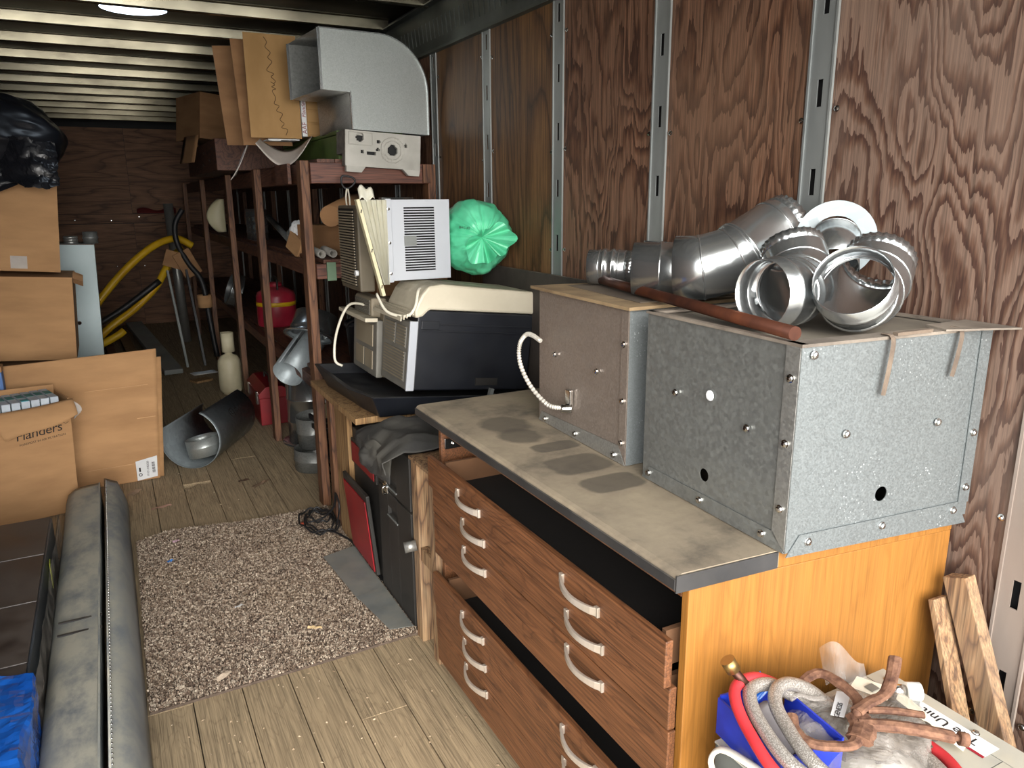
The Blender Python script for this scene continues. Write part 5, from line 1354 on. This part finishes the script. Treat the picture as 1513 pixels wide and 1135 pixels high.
o = MB().box(-.86, -.555, 4.62, 4.70, .0, .735).build('blue_carton', 'bluegrey', bevel=.004); tag(o, 'dull blue carton edge standing behind the filter carton', 'carton')
MB().box(-.862, -.553, 4.618, 4.702, .7352, .765).build('lid', 'card', o)

# stacked cartons and bag
base = carton('carton', 'hidden lowest carton of the left stack behind the flattened cardboard', (-.56, 5.32, 0), (.56, .50, .68), mat='card2')
ca = carton('carton', 'wide brown carton, middle of the left stack', (-.525, 5.30, .712), (.60, .50, .47), (0, 4, 0), 'card')
cb_ = carton('carton', 'brown carton under the black plastic bag, top of the left stack', (-.478, 5.32, 1.212), (.44, .44, .50), (0, 5, 3), 'card')
MB().box(-.02, .06, -.2215, -.2203, .015, .085).build('silver_tape', 'cardwhite', cb_, local=True)
MB().grid(lambda a, b: (.302 + .05 * b, -.24 + .12 * a, .47 + .03 * math.sin(a * 9) - .02 * b), 8, 4, False).build('torn_flap', 'card2', ca, local=True, solid=.004)
bb_ = thing('refuse_sack', 'black plastic sack slumped over the top carton of the left stack', 'bag', (-.46, 5.3, 1.72))
def sackb(a, b):
    th = 2 * math.pi * a; ph = math.pi * b; d = V((math.sin(ph) * math.cos(th), math.sin(ph) * math.sin(th), math.cos(ph)))
    k = 1 + .08 * fbm(d, 1.4, 5) + .035 * max(0, ridge(d, 2.4, 6))
    p = V((-.56, 5.25, 1.93)) + V((d.x * .42 * k, d.y * .33 * k, d.z * .25 * k))
    if p.z < 1.735:
        p.z = 1.735 + .01 * fbm(d, 4, 2)
    return p
MB().grid(sackb, 90, 60).build('sack_body', 'blackbag', bb_)
def drape(a, b):
    x = -.44 + .26 * a; y = 4.985 - .09 * math.sin(math.pi * a * .8) - .05 * b; z = 1.93 - .22 * b - .03 * a + .02 * fbm((a, b, 0), 4, 4)
    return (x + .06 * b * (1 - a) * 0 + .012 * fbm((a * 2, b * 2, 1), 5, 2), y + .018 * ridge((a, b, 0), 2.2, 8), z - .08 * b * a * (1 - a) * 2)
MB().grid(drape, 40, 30, False).build('torn_drape', 'blackbag', bb_, solid=.001)
MB().grid(lambda a, b: (-.80 + .42 * a, 5.02 - .06 * b + .02 * ridge((a, b, 0), 2.2, 3), 1.78 - (.20 - .10 * a * a) * b), 36, 20, False).build('front_drape', 'blackbag', bb_, solid=.001)

pnl = thing('metal_locker', 'tall pale blue metal locker with round hole standing behind the cartons', 'locker', (-.1, 5.75, 0), (0, 2.2, 0))
def pp(a): return a
mb = panel_with_holes(V((-.30, 0, 0)), V((-.02, 0, 0)), 0, 1.31, [(.155, .80, .013)])
mb.build('face', 'wallsheet', pnl, local=True, solid=.002)
MB().box(-.022, -.018, .003, .30, 0, 1.31).build('side_return', 'wallsheet', pnl, local=True)
MB().box(-.30, -.02, .003, .30, 1.312, 1.316).build('top_return', 'blackpaint', pnl, local=True)
ringed_can('metal_can', 'short grey metal can standing on the pale blue metal locker', (-.085, 5.85, 1.316), .043, .075, mat='galvdk', rings=1, cat='can')
for i, lab in enumerate(('lowest silver tin lid of the small stack on the locker', 'middle silver tin lid of the small stack on the locker', 'topmost silver tin lid of the small stack on the locker')):
    o = MB().lathe([(.002, 0), (.04, 0), (.042, .004), (.042, .012), (.04, .016), (.002, .016)], 18).build('tin_lid', 'galvd'); o.location = (-.20, 5.85, 1.3165 + .0165 * i)
    tag(o, lab, 'lid', 'tin lids on the locker')

# far end: yellow pipe, hoses, planks, cardboard
yp = thing('yellow_pipe', 'yellow gas pipe coil bowing across the far end wall', 'pipe', (.2, 8.6, .1))
MB().tube(smooth_path([(-.20, 8.5, .50), (-.11, 8.5, .64), (.108, 8.55, .88), (.31, 8.6, 1.055), (.48, 8.65, 1.16), (.66, 8.7, 1.20), (.80, 8.72, 1.12)], 7), .036, 12).build('upper_bend', 'yellow', yp)
MB().tube(smooth_path([(-.2, 8.45, .24), (-.05, 8.45, .37), (.19, 8.5, .535), (.40, 8.55, .73), (.51, 8.6, .89), (.60, 8.65, 1.02), (.70, 8.7, 1.10)], 7), .036, 12).build('lower_bend', 'yellow', yp)
MB().tube(smooth_path([(-.16, 8.38, .21), (0, 8.38, .29), (.06, 8.4, .33)], 6), .036, 12).build('pipe_end', 'yellow', yp)
o = MB().tube(smooth_path([(-.14, 8.40, .42), (.1, 8.42, .56), (.44, 8.45, .80)], 5), .03, 10).build('foam_sleeve', 'blackcable'); tag(o, 'black foam pipe sleeve lying along the lower yellow bend', 'pipe sleeve')
bh = thing('black_hose', 'black hose looping down past the far shelf posts', 'hose', (.72, 8.2, 0))
MB().tube(smooth_path([(.70, 8.2, 1.5), (.62, 8.2, 1.36), (.62, 8.2, 1.18), (.70, 8.15, .98), (.80, 8.1, .80), (.83, 8.05, .45), (.86, 8.0, .06)], 7), .026, 10).build('tube', 'blackcable', bh)
for i, (p, s, r) in enumerate((((.58, 8.185, 1.02), (.20, .02, .16), (0, 20, 10)), ((.69, 8.175, .98), (.17, .02, .26), (0, -25, 4)))):
    o = MB().cbox(p, s, r).build('cardboard_piece', 'card2', bevel=.003); tag(o, ('small torn cardboard piece by the top of the yellow bend', 'torn cardboard piece tangled with the black hose', 'lowest torn cardboard piece below the yellow bend')[i], 'cardboard', 'torn cardboard at the far end')
o = MB().tube([(.70, 9.4, .0), (.66, 9.4, 1.55)], .05, 16).build('grey_pipe', 'galvd'); tag(o, 'upright grey steel pipe standing at the far end', 'pipe')
for i, (xa, xb, mt2, lab) in enumerate(((.52, .56, 'sheet', 'perforated grey angle strip leaning at the far end'), (.68, .73, 'blackpl', 'dark channel strip leaning beside the perforated strip'))):
    o = MB().bar((xa + .05, 7.9, .0), (xb - .06, 8.15, .92), .07, .02, (1, 0, 0)).build('metal_strip', mt2); tag(o, lab, 'metal strip', 'leaning metal strips')
    if i == 0:
        for k in range(9):
            p = V((xa + .05, 7.9, .0)).lerp(V((xb - .06, 8.15, .92)), .08 + .1 * k); MB().cbox(p + V((0, -.016, 0)), (.014, .004, .035)).build('punched_hole', 'black', o)
for i, (p0, p1, w, mt2, lab) in enumerate((((.15, 7.9, .03), (.05, 9.9, .06), .10, 'yellow', 'yellowish plank lying on the far floor'), ((.42, 7.5, .05), (.18, 9.6, .22), .16, 'sheet', 'grey folded sheet lying on the far floor'), ((-.02, 7.6, .03), (-.12, 9.8, .05), .08, 'ply_dark', 'dark plank lying on the far floor'))):
    o = MB().bar(p0, p1, w, .045).build('plank' if i != 1 else 'folded_sheet', mt2 if mt2 != 'yellow' else 'fir', bevel=.003); tag(o, lab, 'plank' if i != 1 else 'metal sheet')
o = MB().tube([(.80, 8.02, .56), (.80, 8.02, .68)], .066, 18, caps=False).build('cardboard_tube', 'card', solid=.006); tag(o, 'short cardboard tube hung by the far shelf post', 'tube')
o = MB().cbox((.62, 7.2, .012), (.16, .12, .02), (0, 0, 25)).build('wood_block', 'fir', bevel=.003); tag(o, 'pale wood offcut lying by the far shelf post', 'offcut')
rc = thing('red_tarp', 'dark red folded cloth on the far end batten', 'cloth', (.6, 10.9, 1.42))
MB().grid(lambda a, b: (.40 + .45 * a, 10.86 + .12 * b, 1.425 + .05 * math.sin(math.pi * b) * (1 + .4 * math.sin(9 * a))), 16, 8).build('cloth', M('dark_red_cloth', (110, 26, 28), .8), rc, solid=.004)

# ------------------------------------------------------------------ grey unit at the cabinet end, with tools on top
UX0, UX1, UY0, UY1, UZ = .888, 1.356, .32, .895, .62
un = thing('heater_unit', 'grey enamelled heater unit standing at the end of the drawer cabinet', 'appliance', (1.12, .6, 0))
MB().box(UX0, UX1, UY0, UY1, .003, UZ - .003).build('casing', M('unit_side_grey', (96, 100, 98), .5, .1, (80, 84, 82), 4), un, bevel=.004)
MB().box(UX0, UX0 + .05, UY0, UY1, UZ - .0025, UZ + .001).build('top_rim', 'unit', un)
MB().box(1.302, UX1, UY0, UY1, UZ - .0025, UZ + .001).build('top_rim', 'unit', un)
MB().box(UX0 + .052, 1.300, .835, UY1, UZ - .0025, UZ + .001).build('top_rim', 'unit', un)
gt = MB(); gt.box(UX0 + .052, 1.300, .615, .833, UZ - .0025, UZ + .0005); gt.build('top_plate', 'unit', un)
g2 = MB().box(UX0 + .052, 1.300, UY0, .613, UZ - .0025, UZ + .001).build('top_rim', 'unit', un)
for i in range(7):
    m = Matrix.Translation((1.12 + .0 * i, .62 + i * .022, UZ + .0008)) @ Matrix.Rotation(R(-28), 4, 'Z')
    MB().box(-.022, .022, -.004, .004, 0, .0012, m).build('grille_slot', 'black', un)
for (xx, yy) in ((1.329, .68), (1.329, .865), (1.1, .87), (.915, .86)): screw(un, (xx, yy, UZ + .001), (0, 0, 1), .9)
MB().box(UX0 - .004, UX0 - .0003, .868, .892, .505, .548).build('rating_plate', 'sheet', un)
lbm = MB(); lbm.box(1.283, 1.326, .635, .80, UZ + .0016, UZ + .0024); lbl = lbm.build('name_label', 'paper', un)
text('label_text', 'The Unit', .031, 'ink', lbl, frame((1.305, .716, UZ + .0028), (0, 1, 0), (-1, 0, 0)))
MB().box(1.2765, 1.2825, .635, .80, UZ + .0016, UZ + .0024).build('label_border', 'inkred', lbl)

# blue open carton
bc = thing('blue_box', 'open blue printed carton under the hoses on the grey unit', 'box', (.95, .84, UZ), (0, 0, -4))
M4 = Matrix.Translation((.955, .815, UZ + .002)) @ Matrix.Rotation(R(-6), 4, 'Z')
MB().box(-.06, -.056, -.08, .09, 0, .075, M4).build('wall', 'bluecard', bc); MB().box(.07, .074, -.08, .06, 0, .075, M4).build('wall', 'bluecard', bc)
MB().box(-.056, .07, -.08, -.076, 0, .07, M4).build('wall', 'bluecard', bc); MB().box(-.056, .07, .086, .09, 0, .08, M4).build('wall', 'bluecard', bc)
MB().box(-.056, .07, -.076, .086, 0, .003, M4).build('bottom', 'card2', bc)
MB().grid(lambda a, b: M4 @ V((-.02 + .06 * a, .05 - .10 * b, .045 + .03 * math.sin(3 * a) - .02 * b)), 8, 8).build('inner_flap', M('carton_inside_pale', (196, 190, 190), .7), bc, solid=.002)
MB().grid(lambda a, b: M4 @ V((-.01 + .04 * a, .086 - .03 * b, .08 + .03 * a - .02 * b)), 4, 4).build('torn_flap', 'blue', bc, solid=.002)

# hoses: one red, two braided
def hose(name, label, pts, r, mat, end=None):
    t = thing(name, label, 'hose', pts[0], group='hoses on the grey unit')
    MB().tube(smooth_path(pts, 8), r, 12).build('tube', mat, t)
    return t
hz_ = UZ + .09
h1 = hose('rubber_hose', 'red rubber hose looping over the grey unit', [(.955, .60, UZ + .03), (.868, .70, UZ + .06), (.873, .80, UZ + .09), (.905, .872, UZ + .115), (.965, .885, UZ + .115), (1.03, .872, UZ + .08), (1.10, .86, UZ + .03)], .0105, 'hose')
h2 = hose('braided_hose', 'braided steel hose next to the red hose on the grey unit', [(.975, .59, UZ + .04), (.892, .70, UZ + .075), (.900, .80, UZ + .095), (.932, .862, UZ + .11), (.985, .868, UZ + .105), (1.04, .855, UZ + .07), (1.11, .84, UZ + .025)], .0125, 'braid')
h3 = hose('braided_hose', 'inner braided steel hose nearest the plastic bag', [(1.0, .58, UZ + .03), (.918, .68, UZ + .08), (.938, .79, UZ + .10), (.968, .836, UZ + .11), (1.01, .848, UZ + .11), (1.06, .84, UZ + .085), (1.12, .83, UZ + .03)], .0125, 'braid')
h4 = hose('rubber_hose', 'red hose bend showing right of the plastic bag', [(1.20, .70, UZ + .02), (1.195, .65, UZ + .02), (1.165, .60, UZ + .02), (1.11, .56, UZ + .02)], .0105, 'hose')
h5 = hose('braided_hose', 'braided hose bend showing right of the plastic bag', [(1.172, .70, UZ + .018), (1.165, .65, UZ + .018), (1.14, .605, UZ + .018), (1.09, .575, UZ + .018)], .0125, 'braid')
MB().tube([(.915, .888, UZ + .145), (.905, .895, UZ + .165)], .014, 12).build('end_ferrule', 'brass', h1)
MB().tube([(.945, .875, UZ + .105), (.915, .888, UZ + .145)], .0085, 10).build('end_tube', 'copper', h1)
wc = thing('flat_cable', 'white flat cable looping down the left side of the grey unit', 'cable', (.88, .85, UZ))
MB().tube(smooth_path([(.905, .72, UZ + .012), (.885, .80, UZ + .02), (.874, .862, UZ + .012), (.862, .875, UZ - .02), (.866, .84, UZ - .06), (.872, .80, UZ - .075)], 7), .009, 10, flat=.55).build('cable', 'cable', wc)
MB().tube(smooth_path([(.868, .848, UZ - .055), (.872, .81, UZ - .075), (.876, .77, UZ - .08)], 7), .006, 8).build('cut_end', 'cable', wc)

# clear bag with dark parts in it
bag = thing('parts_bag', 'clear plastic bag of dark parts with paper tags on the grey unit', 'bag', (1.12, .78, UZ))
def bagf(a, b):
    th = 2 * math.pi * a; rr = b
    ex = .145 + .03 * math.cos(2 * th + .4) + .018 * math.sin(5 * th); ey = .115 + .02 * math.sin(3 * th)
    x = 1.11 + ex * rr * math.cos(th) * .95 + .02 * math.sin(th); y = .765 + ey * rr * math.sin(th) - .12 * (x - 1.125)
    z = UZ + .004 + .062 * math.sqrt(max(0, 1 - rr ** 3)) + .010 * ridge((x, y, 0), 16, 2) * (1 - rr * .5) + .006 * fbm((x, y, 0), 30, 3)
    return (x, y, max(UZ + .003, z))
MB().grid(bagf, 80, 24, False).build('film', 'film', bag)
crumple_ball((1.10, .785, UZ + .026), .07, 2, .30, .5).build('dark_parts', M('dark_parts', (52, 56, 60), .5, .2, (92, 82, 66), 14), bag)
crumple_ball((1.19, .745, UZ + .022), .055, 6, .32, .5).build('dark_parts', M('brown_parts', (96, 84, 68), .6, .1, (60, 56, 52), 12), bag)
MB().grid(lambda a, b: (1.16 + .06 * a + .02 * b, .88 + .04 * b - .06 * a, UZ + .035 + .055 * b + .02 * math.sin(5 * a)), 14, 10, False).build('film_tail', 'film', bag)
MB().tube(smooth_path([(1.02, .845, UZ + .075), (1.035, .838, UZ + .085), (1.05, .825, UZ + .08), (1.075, .815, UZ + .078)], 5), .006, 8, flat=.5).build('knot', 'film', bag)
zt_ = UZ + .078
t_ = MB(); t_.add([(1.046, .778, zt_), (1.062, .762, zt_), (1.126, .800, zt_ + .002), (1.110, .818, zt_ + .002)], [(0, 1, 2, 3)]); tg = t_.build('printed_tag', 'paper', bag, solid=.0008)
text('tag_text', 'GENESIS', .0125, 'ink', tg, frame((1.068, .779, zt_ + .0022), (.064, .038, .0), (-.5, .85, 0)))
t_ = MB(); t_.add([(1.150, .820, zt_ - .004), (1.186, .834, zt_ - .002), (1.222, .776, zt_ - .006), (1.178, .762, zt_ - .006)], [(0, 1, 2, 3)]); t2 = t_.build('paper_slip', M('cream_paper', (226, 218, 198), .7), bag, solid=.0008)
MB().box(1.172, 1.192, .788, .806, zt_ - .0035, zt_ - .0015).build('printed_square', 'grilleg', t2)
t_ = MB(); t_.add([(1.225, .775, UZ + .05), (1.255, .79, UZ + .05), (1.265, .66, UZ + .012), (1.25, .655, UZ + .012)], [(0, 1, 2, 3)]); t_.build('paper_slip', M('cream_paper2', (222, 214, 190), .7), bag, solid=.001)

# rusty locking clamp
ZCm = UZ + .098
ck = thing('locking_clamp', 'rusty locking C-clamp pliers lying on the plastic bag', 'clamp', (1.07, .74, ZCm))
def flatbar(pts, w, h, name, par=None):
    pts = smooth_path([(x, y, z) for x, y, z in pts], 5)
    MB().tube(pts, [w * (1 + .12 * fbm(p, 60, 1)) for p in pts], 8, flat=h / w, up=(0, 0, 1), smooth=False).build(name, 'rust', par or ck)
flatbar([(1.042, .838, ZCm - .006), (1.062, .852, ZCm), (1.10, .848, ZCm + .004), (1.105, .80, ZCm + .004), (1.095, .762, ZCm + .002), (1.062, .738, ZCm)], .0105, .007, 'upper_jaw')
flatbar([(.958, .788, ZCm + .004), (.938, .762, ZCm), (.936, .728, ZCm), (.962, .705, ZCm), (.995, .692, ZCm), (1.022, .706, ZCm)], .0105, .007, 'lower_jaw')
flatbar([(1.012, .694, ZCm), (1.045, .712, ZCm), (1.062, .736, ZCm)], .022, .009, 'body_plate')
flatbar([(1.045, .722, ZCm), (1.09, .692, ZCm), (1.13, .664, ZCm - .004), (1.17, .632, ZCm - .01)], .0125, .010, 'fixed_handle')
MB().tube([(1.168, .634, ZCm - .009), (1.178, .626, ZCm - .011)], .006, 10).build('adjusting_screw', 'rust', ck)
MB().tube([(1.177, .627, ZCm - .011), (1.188, .618, ZCm - .013)], .0115, 12).build('screw_knob', 'rust', ck)
flatbar([(1.055, .735, ZCm + .012), (1.09, .738, ZCm + .016), (1.13, .736, ZCm + .022), (1.165, .75, ZCm + .038), (1.195, .768, ZCm + .055)], .0115, .006, 'lever_handle')
flatbar([(1.08, .733, ZCm + .008), (1.12, .712, ZCm + .006), (1.165, .684, ZCm + .0)], .0075, .006, 'release_lever')
MB().lathe([(.0085, -.012), (.0085, .014), (.004, .017)], 10, Matrix.Translation((1.058, .735, ZCm)), caps=(True, True)).build('rivet', 'rust', ck)

gg = thing('sight_glass', 'small glass sight tube with brass fitting behind the clamp', 'fitting', (1.27, .80, UZ))
MB().tube([(1.262, .782, UZ + .05), (1.285, .768, UZ + .05)], .0175, 16).build('glass', 'glass', gg); MB().tube([(1.238, .797, UZ + .052), (1.262, .782, UZ + .05)], .012, 12).build('fitting', 'chrome', gg)
MB().box(1.24, 1.285, .765, .80, UZ + .002, UZ + .034).build('bracket', 'sheet', gg)

# ------------------------------------------------------------------ offcuts leaning in the corner, dark gap behind the cabinet
for i, (p0, p1, w, h, lab, mt) in enumerate((((1.535, .545, .004), (1.515, .858, .815), .052, .034, 'weathered square timber leaning in the corner by the wall', 'fir_old'),
                                      ((1.452, .60, .004), (1.490, .880, .76), .05, .014, 'reddish flat board leaning behind the square timber', 'fir_old'))):
    o = MB().bar(p0, p1, w, h, (1, 0, 0) if i == 0 else (0, 1, 0)).build('timber_offcut', mt, bevel=.002); tag(o, lab, 'timber', 'timber leaning in the corner')
